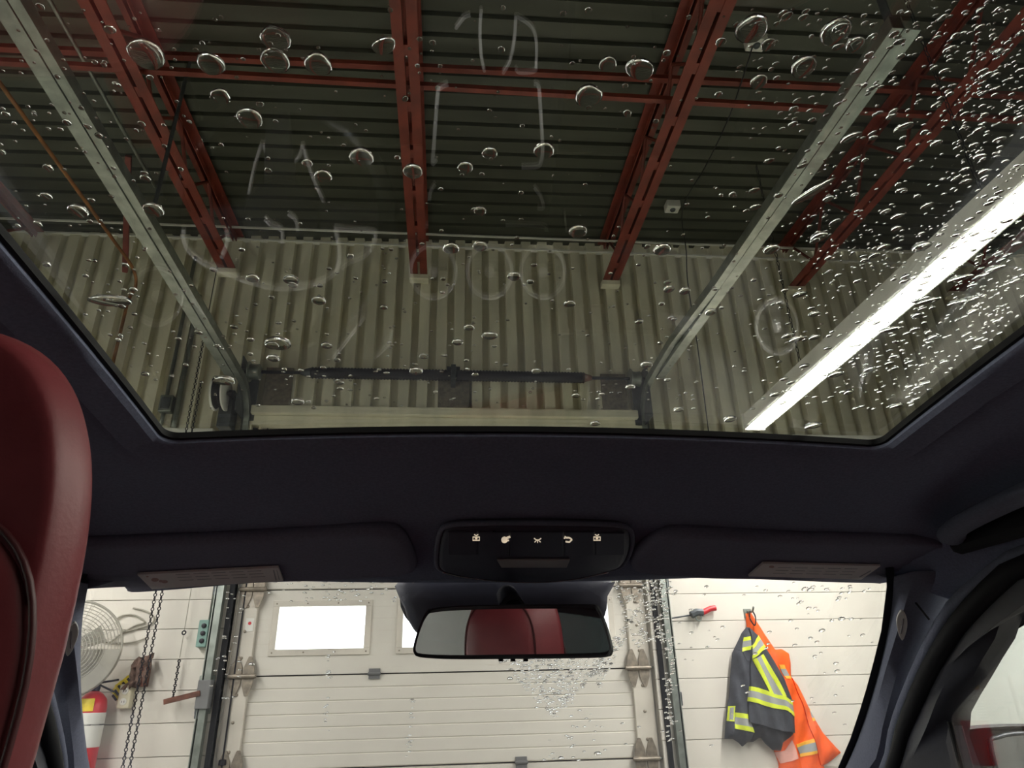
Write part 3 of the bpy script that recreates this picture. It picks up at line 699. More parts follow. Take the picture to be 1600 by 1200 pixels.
# body panel standing proud of the sleeves
DJ('front_panel', [(246, 190), (310, 245), (430, 430), (500, 550), (555, 700), (575, 830), (578, 950), (540, 940), (480, 935), (400, 915), (300, 885), (222, 865), (228, 620), (240, 430)], 'dark_cloth', .028)
DJ('lining', [(290, 890), (400, 918), (560, 945), (578, 955), (505, 1015), (490, 1075), (432, 1070), (380, 1028), (345, 985), (300, 1000), (262, 1010)], 'black_cloth', .004)
def tape3(q1, q2, q3, q4, par, fn):
    # q1-q2 upper edge, q4-q3 lower edge, three bands
    for (a_, b_2, ma) in ((0, .28, 'lime_tape'), (.28, .72, 'silver_tape'), (.72, 1, 'lime_tape')):
        L0 = [tuple(Vector(u).lerp(Vector(v), a_)) for u, v in zip(q1, q4)]; L1 = [tuple(Vector(u).lerp(Vector(v), b_2)) for u, v in zip(q1, q4)]
        fn('reflective_tape' if 'lime' in ma else 'silver_stripe', L0 + L1[::-1], ma, .035)
tape3([(228, 612), (290, 622), (360, 650), (480, 685), (556, 720)], 0, 0, [(222, 718), (290, 735), (380, 765), (480, 780), (572, 832)], jk, DJ)
tape3([(328, 380), (400, 520), (490, 685)], 0, 0, [(246, 420), (300, 530), (366, 660)], jk, DJ)
tape3([(310, 240), (280, 270), (242, 318)], 0, 0, [(364, 325), (310, 365), (246, 415)], jk, DJ)
tape3([(208, 255), (242, 250)], 0, 0, [(188, 360), (244, 345)], jk, lambda a_, b_2, c_, d_: DJ(a_, b_2, c_, .008))
tape3([(140, 800), (220, 810)], 0, 0, [(134, 915), (278, 945)], jk, lambda a_, b_2, c_, d_: DJ(a_, b_2, c_, .008))
DJ('reflective_tape', [(105, 755), (140, 752), (134, 865), (95, 862)], 'lime_tape', .006); DJ('silver_stripe', [(112, 765), (132, 763), (128, 858), (104, 856)], 'silver_tape', .008)
DJ('collar', [(205, 222), (240, 182), (246, 250), (240, 430), (215, 420), (190, 360), (160, 340)], 'dark_cloth', .004)
OJ = lambda nm, pts, ma, off=.006: patch(nm, pts, ma, oj, hf_o, .07, off)
OJ('gold_tape', [(570, 1030), (710, 985), (716, 1010), (576, 1052)], 'gold_tape'); OJ('silver_stripe', [(576, 1052), (716, 1010), (738, 1070), (600, 1098)], 'silver_tape'); OJ('gold_tape', [(600, 1098), (738, 1070), (746, 1090), (606, 1122)], 'gold_tape')
OJ('gold_tape', [(445, 455), (495, 455), (505, 485), (460, 485)], 'gold_tape'); OJ('silver_stripe', [(460, 485), (505, 485), (528, 535), (492, 535)], 'silver_tape'); OJ('gold_tape', [(492, 535), (540, 535), (540, 555), (505, 555)], 'gold_tape')
OJ('gold_tape', [(655, 765), (690, 765), (698, 788), (662, 788)], 'gold_tape'); OJ('silver_stripe', [(662, 788), (698, 788), (722, 835), (690, 840)], 'silver_tape'); OJ('gold_tape', [(690, 840), (722, 835), (732, 858), (700, 862)], 'gold_tape')
OJ('pink_lining', [(440, 1090), (500, 1075), (545, 1000), (590, 1130), (480, 1172)], 'pink_lining')
OJ('sleeve', [(556, 545), (600, 600), (680, 760), (700, 880), (730, 960), (790, 1180), (760, 1180), (690, 960), (620, 740)], 'orange_cloth', .012)
hk = P(1170, 957, .03); t = thing('wall_hook', (hk.x, W, hk.z - .04), 'grey metal hook carrying both jackets on the wall', 'hook')
obj('plate', MB().box(hk.x - .03, hk.x + .03, W - .012, W, hk.z - .04, hk.z + .03), 'galv', t, bevel=.004)
obj('hook_arm', MB().tube(smoothpts([(hk.x, W - .01, hk.z + .01), (hk.x, W - .09, hk.z + .0), (hk.x, W - .13, hk.z + .03)], 4), .008, 8), 'galv', t, smooth=True)
obj('hanging_loop', MB().tube(smoothpts([(hk.x - .01, W - .08, hk.z + .005), (hk.x - .025, W - .09, hk.z - .05), (hk.x + .0, W - .1, hk.z - .1), (hk.x + .02, W - .09, hk.z - .04), (hk.x + .01, W - .08, hk.z + .005)], 5), .005, 6), 'black_steel', t)
#CARPART
# ================================================================== THE CAR
cx = .095
car = thing('car', (cx, .3, ZF), 'dark car with burgundy seats and a wet glass roof, parked facing the door', 'car')
ZP = [(-2.2, .10), (-1.6, .235), (-1.2, .272), (-.6, .2827), (0, .287), (.4, .272), (.55, .260), (.66, .246), (.75, .226), (.85, .196), (.95, .170), (1.06, .146)]
def zq(Y): return .287 - (.0947 if Y > 0 else .012) * Y * Y
def zc(Y): return zq(Y) if -.6 < Y <= .66 else pl(ZP, Y)
def crown(X): return -.085 * min(.16, (X - cx) ** 2)
def zr(X, Y):
    s0 = lerp(.36, .56, max(0, min(1, (Y - .45) / .35))); d_ = max(0, abs(X - cx) - s0) / (.63 - s0); return zc(Y) + crown(X) * (1 - max(0, min(1, (Y - .69) / .12))) - .085 * d_ * d_
OW = .374; OF = .66; OB = -.95; RC = .016
def loop_inner(off=0.):
    w_ = OW + off; f_ = OF + off; b_ = OB - off; r_ = RC + off; out = []
    out += [(lerp(-w_ + r_, w_ - r_, i / 24), f_) for i in range(24)]
    out += [(w_ - r_ + r_ * sin(a_), f_ - r_ + r_ * cos(a_)) for a_ in [pi / 2 * i / 6 for i in range(6)]]
    out += [(w_, lerp(f_ - r_, b_ + r_, i / 30)) for i in range(30)]
    out += [(w_ - r_ + r_ * cos(a_), b_ + r_ - r_ * sin(a_)) for a_ in [pi / 2 * i / 6 for i in range(6)]]
    out += [(lerp(w_ - r_, -w_ + r_, i / 24), b_) for i in range(24)]
    out += [(-w_ + r_ - r_ * sin(a_), b_ + r_ - r_ * cos(a_)) for a_ in [pi / 2 * i / 6 for i in range(6)]]
    out += [(-w_, lerp(b_ + r_, f_ - r_, i / 30)) for i in range(30)]
    out += [(-w_ + r_ - r_ * cos(a_), f_ - r_ + r_ * sin(a_)) for a_ in [pi / 2 * i / 6 for i in range(6)]]
    return out
def loop_outer():
    out = []; hw = .57
    fy = lambda u: 1.035 - .045 * u * u
    out += [(lerp(-hw, hw, i / 24), fy(lerp(-1, 1, i / 24))) for i in range(24)]
    out += [(lerp(hw, .63, (i / 6) ** .7), lerp(fy(1), .84, i / 6)) for i in range(6)]
    out += [(.63, lerp(.84, -1.4, i / 30)) for i in range(30)]
    out += [(lerp(.63, .58, i / 6), lerp(-1.4, -1.75, i / 6)) for i in range(6)]
    out += [(lerp(.58, -.58, i / 24), -1.75) for i in range(24)]
    out += [(-lerp(.58, .63, i / 6), lerp(-1.75, -1.4, i / 6)) for i in range(6)]
    out += [(-.63, lerp(-1.4, .84, i / 30)) for i in range(30)]
    out += [(-lerp(.63, hw, (i / 6) ** 1.4), lerp(.84, fy(1), i / 6)) for i in range(6)]
    return out
def ring(l2, f): return [(cx + a_, b_, f(cx + a_, b_)) for a_, b_ in l2]
zg = lambda y_, x_=cx: (zq(y_) if y_ > -.6 else zc(y_)) + crown(x_) + .008
LI = loop_inner(); LH = loop_inner(.042); LO = loop_outer()
mixl = lambda A, B, t_: [(lerp(a_[0], b_[0], t_), lerp(a_[1], b_[1], t_)) for a_, b_ in zip(A, B)]
m = MB(); rows = [ring(loop_inner(.040), lambda x_, y_: zr(x_, y_) + .018)]
for t_ in (0, .04, .15, .3, .45, .6, .75, .88, 1): rows.append(ring(mixl(LH, LO, t_), lambda x_, y_: zr(x_, y_) - (0 if t_ > 0 else -.004)))
fl = []
for (a_, b_), q in zip(LO, rows[-1]):
    w_ = max(0, min(1, (abs(a_) - .55) / .03)) if b_ > -1.4 else 0
    fl.append((q[0] + math.copysign(.055 * w_, a_), q[1], q[2] - .045 * w_ + .004 * (1 - w_)))
rows.append(fl); rows.append([(q[0], q[1], q[2] + .03) for q in fl])
m.loft(rows, True); hl = obj('headliner', m, 'headliner', car, smooth=40)
m = MB(); m.loft([ring(LI, lambda x_, y_: zg(y_, x_)), ring(LI, lambda x_, y_: zc(y_) + crown(x_) - .002), ring(loop_inner(.004), lambda x_, y_: zc(y_) + crown(x_) - .006), ring(loop_inner(.034), lambda x_, y_: zr(x_, y_) - .007), ring(loop_inner(.038), lambda x_, y_: zr(x_, y_) - .002), ring(loop_inner(.039), lambda x_, y_: zr(x_, y_) + .02)], True)
obj('sunroof_trim', m, 'headliner', car, smooth=40)
m = MB(); m.loft([ring(loop_inner(.001), lambda x_, y_: zc(y_) + crown(x_) + .001), ring(loop_inner(-.003), lambda x_, y_: zc(y_) + crown(x_) + .002), ring(loop_inner(-.003), lambda x_, y_: zg(y_, x_)), ring(loop_inner(.01), lambda x_, y_: zg(y_, x_))], True)
obj('sunroof_seal', m, 'rubber', car, smooth=50)
# roof glass
ys = [OB - .03 + (OF + .03 - OB + .03) * i / 60 for i in range(61)]; xs = [cx - OW - .03 + (2 * OW + .06) * i / 20 for i in range(21)]
m = MB(); m.loft([[(x_, y_, zg(y_, x_)) for x_ in xs] for y_ in ys]); top = MB().loft([[(x_, y_, zg(y_, x_) + .005) for x_ in xs] for y_ in ys])
m.add(top.v, top.f)
per = [(x_, ys[0]) for x_ in xs] + [(xs[-1], y_) for y_ in ys[1:]] + [(x_, ys[-1]) for x_ in xs[-2::-1]] + [(xs[0], y_) for y_ in ys[-2:0:-1]]
m.loft([[(x_, y_, zg(y_, x_)) for x_, y_ in per], [(x_, y_, zg(y_, x_) + .005) for x_, y_ in per]], True)
import bmesh
def weld(o):
    bm = bmesh.new(); bm.from_mesh(o.data); bmesh.ops.remove_doubles(bm, verts=bm.verts, dist=1e-5); bmesh.ops.recalc_face_normals(bm, faces=bm.faces); bm.to_mesh(o.data); bm.free()
sg = obj('sunroof_glass', m, 'roof_glass', car); weld(sg); sg.data.shade_smooth(); sg.data.set_sharp_from_angle(angle=.6)
# roof skin
m = MB(); rows = [ring(loop_inner(.031), lambda x_, y_: zc(y_) + crown(x_) + .006), ring(loop_inner(.033), lambda x_, y_: zc(y_) + crown(x_) + .015)]
for t_ in (.1, .35, .6, .85, 1): rows.append(ring(mixl(loop_inner(.034), LO, t_), lambda x_, y_: zr(x_, y_) + .026))
rows.append([(q[0] + (q[0] - cx) * .03, q[1] + (.012 if q[1] > 0 else -.01), q[2] - .004) for q in rows[-1]])
m.loft(rows, True); obj('roof_skin', m, 'car_paint', car, smooth=40)

# windscreen
HWS = [(-.1, .535), (0, .577), (.03, .590), (.16, .632), (.27, .660), (.41, .694), (.6, .734), (.7, .75), (1, .80), (1.2, .83)]
cw = .087
def WS(u, v): return Vector((cw + u * pl(HWS, v), 1.03 + .8 * v - .05 * u * u, .150 - .42 * v))
us = [-1 + 2 * i / 16 for i in range(17)]; vs_ = [-.02, .03, .09, .16, .27, .36, .45, .58, .7, .85, 1.02]
up_ = Vector((0, .42, .8)).normalized() * .005
m = MB(); A = [[WS(u, v) for u in us] for v in vs_]; B = [[p + up_ for p in r_] for r_ in A]
m.loft(A); m.loft(B)
pr_ = [A[0][i] for i in range(17)] + [A[j][16] for j in range(1, 11)] + [A[10][i] for i in range(15, -1, -1)] + [A[j][0] for j in range(9, 0, -1)]
m.loft([pr_, [p + up_ for p in pr_]], True)
wsg = obj('windscreen', m, 'clear_glass', car); weld(wsg)
off = -up_ * .35
for s_ in (-1, 1):
    fb = obj('frit_band', MB().loft([[WS(s_ * (1 - e), v) + off for e in (.0, .02)] for v in vs_]), 'rubber', car); so = fb.modifiers.new('thick', 'SOLIDIFY'); so.thickness = .0012

# pillars, door seals, frames and side windows, right and mirrored left
def resamp(pts, n):
    pts = smoothpts(pts, 8); L = [0]
    for a_, b_ in zip(pts, pts[1:]): L.append(L[-1] + (b_ - a_).length)
    out = []
    for i in range(n):
        s = L[-1] * i / (n - 1); k_ = 0
        while k_ < len(L) - 2 and L[k_ + 1] < s: k_ += 1
        out.append(pts[k_].lerp(pts[k_ + 1], (s - L[k_]) / max(1e-9, L[k_ + 1] - L[k_])))
    return out
c0 = [WS(1, v) + off * 2 for v in (.0, .1, .25, .4, .6, .8, .95)]
c1f = [atX(1488, 893, .728), atX(1462, 930, .735), atX(1437, 992, .745), atX(1410, 1060, .762), atX(1386, 1150, .785), atX(1374, 1200, .795), Vector((.815, 1.60, -.25)), Vector((.83, 1.72, -.36))]
rail = lambda x_, dz: [Vector((x_ - .02, -1.35, .06 + dz)), Vector((x_ - .006, -.9, .12 + dz)), Vector((x_, -.4, .155 + dz)), Vector((x_, .1, .165 + dz)), Vector((x_, .45, .158 + dz))]
c2 = rail(.718, 0) + [atX(1600, 882, .716), atX(1540, 930, .722), atX(1500, 972, .730), atX(1452, 1050, .745), atX(1414, 1140, .77), atX(1398, 1200, .78), Vector((.80, 1.45, -.25))]
c3 = rail(.748, -.032) + [atX(1600, 945, .745), atX(1560, 990, .75), atX(1520, 1057, .757), atX(1484, 1130, .77), atX(1502, 1195, .775), atX(1520, 1255, .78)]
flip = lambda p: Vector((2 * cx - p[0], p[1], p[2]))
for side in (1, -1):
    S = (lambda p: Vector(p)) if side > 0 else flip
    r0 = resamp(c0, 24); r1 = resamp(c1f, 24)
    midr = [a_.lerp(b_, .45) + Vector((-.022, -.022, 0)) for a_, b_ in zip(r0, r1)]; mid2 = [a_.lerp(b_, .85) + Vector((-.016, -.016, 0)) for a_, b_ in zip(r0, r1)]
    m = MB().loft([[S(p) for p in r_] for r_ in ([p + Vector((.004, .006, 0)) for p in r0], r0, midr, mid2, r1, [p + Vector((.03, .01, 0)) for p in r1])])
    ap = obj('a_pillar_trim', m, 'pillar_fabric', car, smooth=50); sd = ap.modifiers.new('thick', 'SOLIDIFY'); sd.thickness = .003; sd.offset = 0
    # airbag plate lying on the trim
    bpy.context.view_layer.update()
    d0 = ray(1409, 973).normalized(); d1 = S(Vector((cx, 0, 0)) + d0) - S(Vector((cx, 0, 0))); o0 = S(Vector((0, 0, 0)))
    ok, hp_, hn, _ = ap.ray_cast(o0 - ORG[ap], d1)
    if ok:
        hp_ = hp_ + ORG[ap]; hn = -hn if hn.dot(d1) > 0 else hn
        def onp(px, py):
            e1 = ray(px, py).normalized(); e1 = Vector((e1.x * side, e1.y, e1.z)); return o0 + e1 * ((hp_ - o0).dot(hn) / e1.dot(hn))
        poly = smoothpts([onp(*q) + hn * .001 for q in [(1400, 967), (1405, 953), (1411, 952), (1417, 966), (1416, 982), (1410, 997), (1404, 988)]], 3, True)
        obj('airbag_plate', MB().prism(poly, hn * .004), 'white_plastic', ap, bevel=.001)
        obj('plate_mark', MB().tube([onp(1407, 985) + hn * .0052, onp(1411, 962) + hn * .0052], .0012, 6), 'sticker_grey', ap)
    # seam where the pillar trim meets the headliner
    s0 = [S(p) for p in (atX(1402, 914, .69), atX(1425, 935, .70), atX(1452, 968, .718))]
    obj('trim_seam', MB().tube(smoothpts(s0, 4), .0016, 6), 'rubber', car)
    r2 = resamp(c2, 60)
    ws = MB().tube([S(p) for p in resamp(c2, 60)], .014, 10, (0, 0, 1))
    obj('weatherstrip', ws, 'rubber', car, smooth=True)
    c1x = rail(.714, .004) + [atX(1600, 862, .712), atX(1540, 902, .716), atX(1490, 945, .724), atX(1445, 1022, .742), atX(1400, 1130, .772), atX(1384, 1200, .785), Vector((.80, 1.5, -.25))]
    obj('seal_lip', MB().tube([S(p) for p in resamp(c1x, 60)], .009, 8, (0, 0, 1)), 'pillar_fabric', car, smooth=True)
    r3 = resamp(c3, 60)
    m = MB().loft([[S(p) for p in r_] for r_ in (r2, [a_.lerp(b_, .5) + Vector((-.012, -.006, -.004)) for a_, b_ in zip(r2, r3)], r3, [p + Vector((.03, 0, 0)) for p in r3], [p + Vector((.05, 0, .0)) for p in r2])])
    dfm = obj('door_frame', m, 'black_plastic', car, smooth=40)
    # mirror sail panel
    tri = [S(p) for p in (atX(1484, 1128, .768), atX(1503, 1200, .772), atX(1525, 1300, .775), atX(1400, 1300, .79), atX(1404, 1175, .785), atX(1440, 1158, .778))]
    obj('mirror_sail_panel', MB().prism(tri, (.02 * side, .0, 0)), 'black_plastic', car, bevel=.002)
    obj('window_bead', MB().tube([tri[0], tri[1], tri[2]], .004, 6), 'rubber', car)
    # side windows: front and rear panes
    XG = .768
    wp = [Vector((XG, p.y, p.z + .01)) for p in resamp(c3, 40) if p.y > -.08]
    wp = wp + [Vector((XG + .02, 1.0, -.26)), Vector((XG + .02, -.08, -.20))]
    g = obj('side_window', MB().prism([S(p) for p in wp], (.004 * side, 0, 0)), 'clear_glass', car)
    wp = [Vector((XG, p.y, p.z + .01)) for p in resamp(c3, 40) if p.y < -.16] + [Vector((XG + .02, -.16, -.20)), Vector((XG + .02, -1.3, -.16))]
    obj('side_window', MB().prism([S(p) for p in wp], (.004 * side, 0, 0)), 'privacy_glass', car)
    obj('b_pillar_trim', MB().loft([[S((x_, y_, z_)) for x_, y_, z_ in ((.73, -.20, z0_), (.715, -.17, z0_), (.715, -.07, z0_), (.735, -.04, z0_), (.775, -.04, z0_), (.775, -.20, z0_))] for z0_ in (.17, -.1, -.5, -.95)], True, True), 'pillar_fabric', car, bevel=.004)
    # door cards, front and rear
    for ya, yb in ((-.03, 1.25), (-1.3, -.21)):
        m = MB().loft([[S((x_, y_, z_)) for x_, z_ in ((.80, -.22), (.755, -.205), (.73, -.235), (.72, -.35), (.735, -.42), (.67, -.45), (.66, -.49), (.725, -.53), (.735, -.92), (.80, -.95))] for y_ in (ya, (ya + yb) / 2, yb)], True, True)
        dc = obj('door_card', m, 'black_plastic', car, smooth=35)
        obj('armrest_pad', MB().box(*sorted((S((.665, 0, 0)).x, S((.72, 0, 0)).x)), ya + .15, yb - .35, -.452, -.44), 'burgundy', dc, bevel=.004)
    # grab handle
    hp = [(.675, .845, .176), (.652, .825, .176), (.640, .79, .180), (.638, .72, .187), (.638, .62, .193), (.640, .55, .196), (.652, .515, .199), (.675, .495, .2)]
    el = [(.017 * cos(a_), .011 * sin(a_)) for a_ in [2 * pi * i / 12 for i in range(12)]]
    gh = obj('grab_handle', MB().sweep([S(p) for p in smoothpts(hp, 4)], el, (0, 0, 1)), 'pillar_fabric', car, smooth=True)
    rp = MB(); rp.box(*sorted((S((.668, 0, 0)).x, S((.690, 0, 0)).x)), .485, .86, .155, .235); obj('handle_recess', rp, 'rubber', gh, bevel=.01)
    # outside mirror
    ml = [(1487, 1152), (1500, 1140), (1530, 1135), (1610, 1132), (1720, 1140), (1760, 1190), (1740, 1330), (1640, 1370), (1560, 1340), (1515, 1230)]
    YM = 1.22; o1 = [atY(a_, b_, YM) for a_, b_ in ml]; o1 = smoothpts(o1, 3, True); ce_ = sum(o1, Vector()) / len(o1)
    rows = [[S(ce_ + (p - ce_) * k_ + Vector((.01 * dy * 10, dy, 0))) for p in o1] for k_, dy in ((.90, -.002), (.97, -.006), (1, .004), (1.0, .03), (.93, .08), (.75, .12), (.4, .145))]
    om = thing('outside_mirror', S((ce_.x, YM, ce_.z - .15)), parent=car)
    obj('mirror_housing', MB().loft(rows, True, True), 'rubber', om, smooth=40)
    mg = smoothpts([atY(a_, b_, YM) for a_, b_ in ((1545, 1172), (1555, 1152), (1600, 1146), (1690, 1152), (1722, 1190), (1700, 1310), (1640, 1340), (1590, 1310))], 3, True)
    obj('mirror_glass', MB().prism([S(p + Vector((0, -.008, 0))) for p in mg], (0, .004, 0)), 'mirror', om)
    obj('mirror_bezel', MB().tube([S(p + Vector((0, -.006, 0))) for p in mg], .004, 6, (0, 1, 0), True), 'galv_dark', om, smooth=True)
    obj('mirror_arm', MB().box(*sorted((S((.80, 0, 0)).x, S((.93, 0, 0)).x)), YM + .01, YM + .07, -.26, -.21), 'car_paint', om, bevel=.01)

# overhead console
n_c = Vector((0, -.275, -1)).normalized(); p_c = Vector((cx, .86, .183))
oc = lambda px, py: onpl(px, py, p_c, n_c)
out = smoothpts([oc(*q) for q in ((690, 836), (700, 826), (740, 822), (840, 821), (940, 823), (975, 827), (985, 838), (984, 862), (972, 885), (950, 893), (900, 904), (838, 909), (780, 907), (720, 900), (690, 892), (684, 880), (685, 860))], 3, True)
con = thing('overhead_console', (cx + .01, .88, .14), parent=car)
ce_ = sum(out, Vector()) / len(out)
m = MB().loft([[ce_ + (p - ce_) * k_ - n_c * d_ for p in out] for k_, d_ in ((.0, -.004), (.5, -.004), (.93, -.003), (.98, 0), (1.0, .004), (1.0, .04))], True)
obj('console_panel', m, 'console_plastic', con, smooth=50)
obj('console_rim', MB().tube([ce_ + (p - ce_) * 1.015 - n_c * .003 for p in out], .0035, 6, (0, 0, 1), True), 'pillar_fabric', con, smooth=True)
lipq = [oc(*q) + n_c * .001 for q in ((692, 893), (720, 900), (780, 907), (838, 909), (900, 904), (950, 893))]
obj('console_lip_highlight', MB().tube(smoothpts(lipq, 4), .0013, 6), 'silver_trim', con, smooth=True)  # silver tube standing in for the bright highlight along the lower lip
e_ = n_c * .0045
dp = [oc(*q) + n_c * .004 for q in ((776, 868), (890, 868), (885, 880), (783, 880))]
obj('lamp_lens', MB().prism(dp, n_c * .003), 'sticker_grey', con, bevel=.001)
for q in ((700, 745, 822, 862), (747, 795, 822, 862), (797, 880, 822, 864), (882, 928, 822, 862), (930, 975, 824, 862)):
    poly = [oc(a_, b_) + n_c * .003 for a_, b_ in ((q[0], q[2] + 4), (q[1], q[2] + 4), (q[1], q[3]), (q[0], q[3]))]
    obj('switch_button', MB().prism(poly, n_c * .0022), 'console_plastic', con, bevel=.001)
def icon(shapes):
    m = MB()
    for sh in shapes:
        if sh[0] == 'c':
            _, X_, Y_, r_ = sh; m.prism([oc(X_ + r_ * cos(a_), Y_ + r_ * sin(a_)) + n_c * .0052 for a_ in [2 * pi * i / 12 for i in range(12)]], n_c * .0006)
        else:
            m.prism([oc(*q) + n_c * .0052 for q in sh], n_c * .0006)
    obj('button_icon', m, 'icon_white', con)
def ln(x0, y0, x1, y1, w_=1.2):
    d_ = Vector((x1 - x0, y1 - y0)).normalized(); q = Vector((-d_.y, d_.x)) * w_ / 2
    return [(x0 + q.x, y0 + q.y), (x1 + q.x, y1 + q.y), (x1 - q.x, y1 - q.y), (x0 - q.x, y0 - q.y)]
for X_ in (744, 932):
    icon([ln(X_ - 5, 833, X_ + 5, 833), ln(X_ - 5, 838, X_ + 5, 838), ln(X_ - 5, 832.5, X_ - 5, 838.5), ln(X_ + 5, 832.5, X_ + 5, 838.5), ln(X_, 833, X_, 838), ln(X_ - 3, 829, X_, 831), ln(X_ + 3, 829, X_, 831), ln(X_ - 2, 835, X_ + 2, 835)])
icon([('c', 788, 837.5, 5), ln(790, 835, 797, 832.5, 3), ln(786, 840, 795, 838, 2)])
icon([ln(834, 835, 838, 838), ln(845, 835, 841, 838), ln(838, 838, 841, 838, 2), ln(837, 839, 835, 841), ln(842, 839, 844, 841), ln(839.5, 839, 839.5, 842)])
icon([ln(883, 834, 889, 834, 2), ln(889, 834, 893, 837, 2), ln(893, 837, 889, 841, 2), ln(889, 841, 883, 840, 2), ln(883, 832, 881, 835.5, 2)])
obj('microphone', MB().lathe(oc(772, 826) + n_c * .0035, n_c, [(.002, 0), (.0018, .001)], 10), 'gloss_black', con)

# sun visors
n_v = Vector((0, -.19, -1)).normalized(); p_v = Vector((cx, .95, .159))
vz = lambda px, py: onpl(px, py, p_v, n_v)
def visor(outpx, labpx, clippx, inkpx, greypx, side):
    t = thing('sun_visor', (cx + side * .3, .95, .15), parent=car)
    o_ = smoothpts([vz(*q) for q in outpx], 3, True); ce_ = sum(o_, Vector()) / len(o_)
    def shrink(d_): return [p + (ce_ - p).normalized() * d_ for p in o_]
    m = MB().loft([[p - n_v * .002 for p in shrink(.03)], [p + n_v * .0 for p in shrink(.012)], [p - n_v * .003 for p in shrink(.003)], [p - n_v * .010 for p in o_], [p - n_v * .018 for p in shrink(.003)], [p - n_v * .021 for p in shrink(.015)]], True, True)
    obj('visor_pad', m, 'visor_fabric', t, smooth=60)
    lp = [vz(*q) + n_v * .0025 for q in labpx]
    lb = obj('warning_label', MB().prism(lp, -n_v * .003), 'sticker', t)
    m = MB()
    for X_, Y_, w_, h_ in inkpx: m.prism([vz(X_ + w_ * cos(a_), Y_ + h_ * sin(a_)) + n_v * .0027 for a_ in [2 * pi * i / 14 for i in range(14)]], -n_v * .0004)
    obj('label_symbol', m, 'sticker_ink', t)
    m = MB()
    for l_ in greypx: m.prism([vz(*q) + n_v * .0027 for q in ln(*l_)], -n_v * .0004)
    obj('label_text', m, 'sticker_grey', t)
    cq = [vz(*q) - n_v * .006 for q in clippx]
    obj('visor_clip', MB().prism(cq, -n_v * .02), 'gloss_black', t, bevel=.002)
    return t
txt = []
for r_ in range(3):
    for k_ in range(5):
        x0_ = 275 + k_ * 28 + r_ * 3
        txt.append((x0_, 895 + 4.5 * r_ - k_ * 1.3, x0_ + 22, 894 + 4.5 * r_ - k_ * 1.3, .7))
visor([(60, 870), (100, 858), (300, 850), (480, 842), (590, 836), (628, 842), (646, 868), (652, 890), (640, 900), (600, 903), (520, 909), (400, 915), (215, 927), (195, 925), (182, 919), (100, 922), (60, 915)],
      [(215, 895), (435, 884), (443, 905), (238, 918)], [(568, 904), (604, 902), (601, 908), (571, 909)], [(243, 903, 6, 3), (252, 905, 3, 2), (258, 906, 5, 2.5), (231, 898, 2, 1)], txt + [(428, 888, 432, 904, 2), (433, 888, 437, 903, 1)], -1)
txt = []
for r_ in range(3):
    for k_ in range(5):
        x0_ = 1215 + k_ * 26 - r_ * 4
        txt.append((x0_, 884 + 4.5 * r_ + k_ * .5, x0_ + 20, 884.3 + 4.5 * r_ + k_ * .5, .6))
visor([(985, 882), (1000, 862), (1030, 845), (1070, 839), (1200, 845), (1400, 850), (1490, 854), (1514, 860), (1515, 872), (1490, 888), (1440, 903), (1385, 913), (1370, 913), (1240, 911), (1100, 906), (1045, 902), (1010, 899), (990, 895)],
      [(1192, 878), (1375, 882), (1345, 903), (1169, 898)], [(1010, 896), (1042, 897), (1040, 902), (1013, 901)], [(1205, 883, 4, 2)], txt + [(1342, 899, 1360, 889, 1.5)], 1)

# rear-view mirror and its mount
Mc = Vector((.088, .90, .073))
tgt = Vector((-.233, .37, .07))
n_m = ((-Mc).normalized() + (tgt - Mc).normalized()).normalized()
mp_ = lambda px, py: onpl(px, py, Mc, n_m)
mirr = thing('rear_view_mirror', (Mc.x, Mc.y, .03), parent=car)
mo = [(645, 1010), (652, 985), (664, 957), (675, 950), (720, 946), (800, 944), (870, 944), (925, 944), (936, 949), (948, 975), (957, 1008), (957, 1020), (946, 1027), (880, 1029), (780, 1030), (700, 1030), (655, 1027), (646, 1021)]
o_ = smoothpts([mp_(*q) for q in mo], 3, True); ce_ = sum(o_, Vector()) / len(o_)
m = MB().loft([[ce_ + (p - ce_) * kx - n_m * d_ for p in o_] for kx, d_ in ((.5, .004), (.80, .004), (.955, .003), (.965, -.002), (.985, -.003), (1.0, .003), (.99, .012), (.93, .024), (.75, .033), (.3, .036))], True, True)
obj('mirror_housing', m, 'black_plastic', mirr, smooth=50)
hx_ = Vector((0, 0, 1)).cross(n_m).normalized(); vx_ = n_m.cross(hx_); go = []
for p in o_:
    d_ = p - ce_; go.append(ce_ + hx_ * d_.dot(hx_) * .972 + vx_ * d_.dot(vx_) * .83)
obj('mirror_glass', MB().prism([p + n_m * .0012 for p in go], -n_m * .003), 'mirror', mirr)
for X_ in (781, 800, 820):
    q = mp_(X_, 1031); obj('mirror_button', MB().cbox(q - n_m * .005, .006, .006, .004), 'gloss_black', mirr, bevel=.001)
bk = Mc - n_m * .03 + Vector((0, 0, .015)); j1 = Vector((.09, .96, .112)); j2 = Vector((.092, 1.05, .135))
obj('ball_joint', MB().tube([bk, bk.lerp(j1, .6), j1], .012, 12), 'gloss_black', mirr, smooth=40)
obj('stem', MB().tube([j1 + Vector((0, -.01, -.004)), j1, j2], .016, 12), 'black_plastic', mirr, smooth=40)
obj('joint_nut', MB().lathe(j1 + Vector((0, -.006, -.01)), (j2 - j1), [(.016, -.004), (.02, -.002), (.02, .006), (.016, .008)], 14), 'black_plastic', mirr)
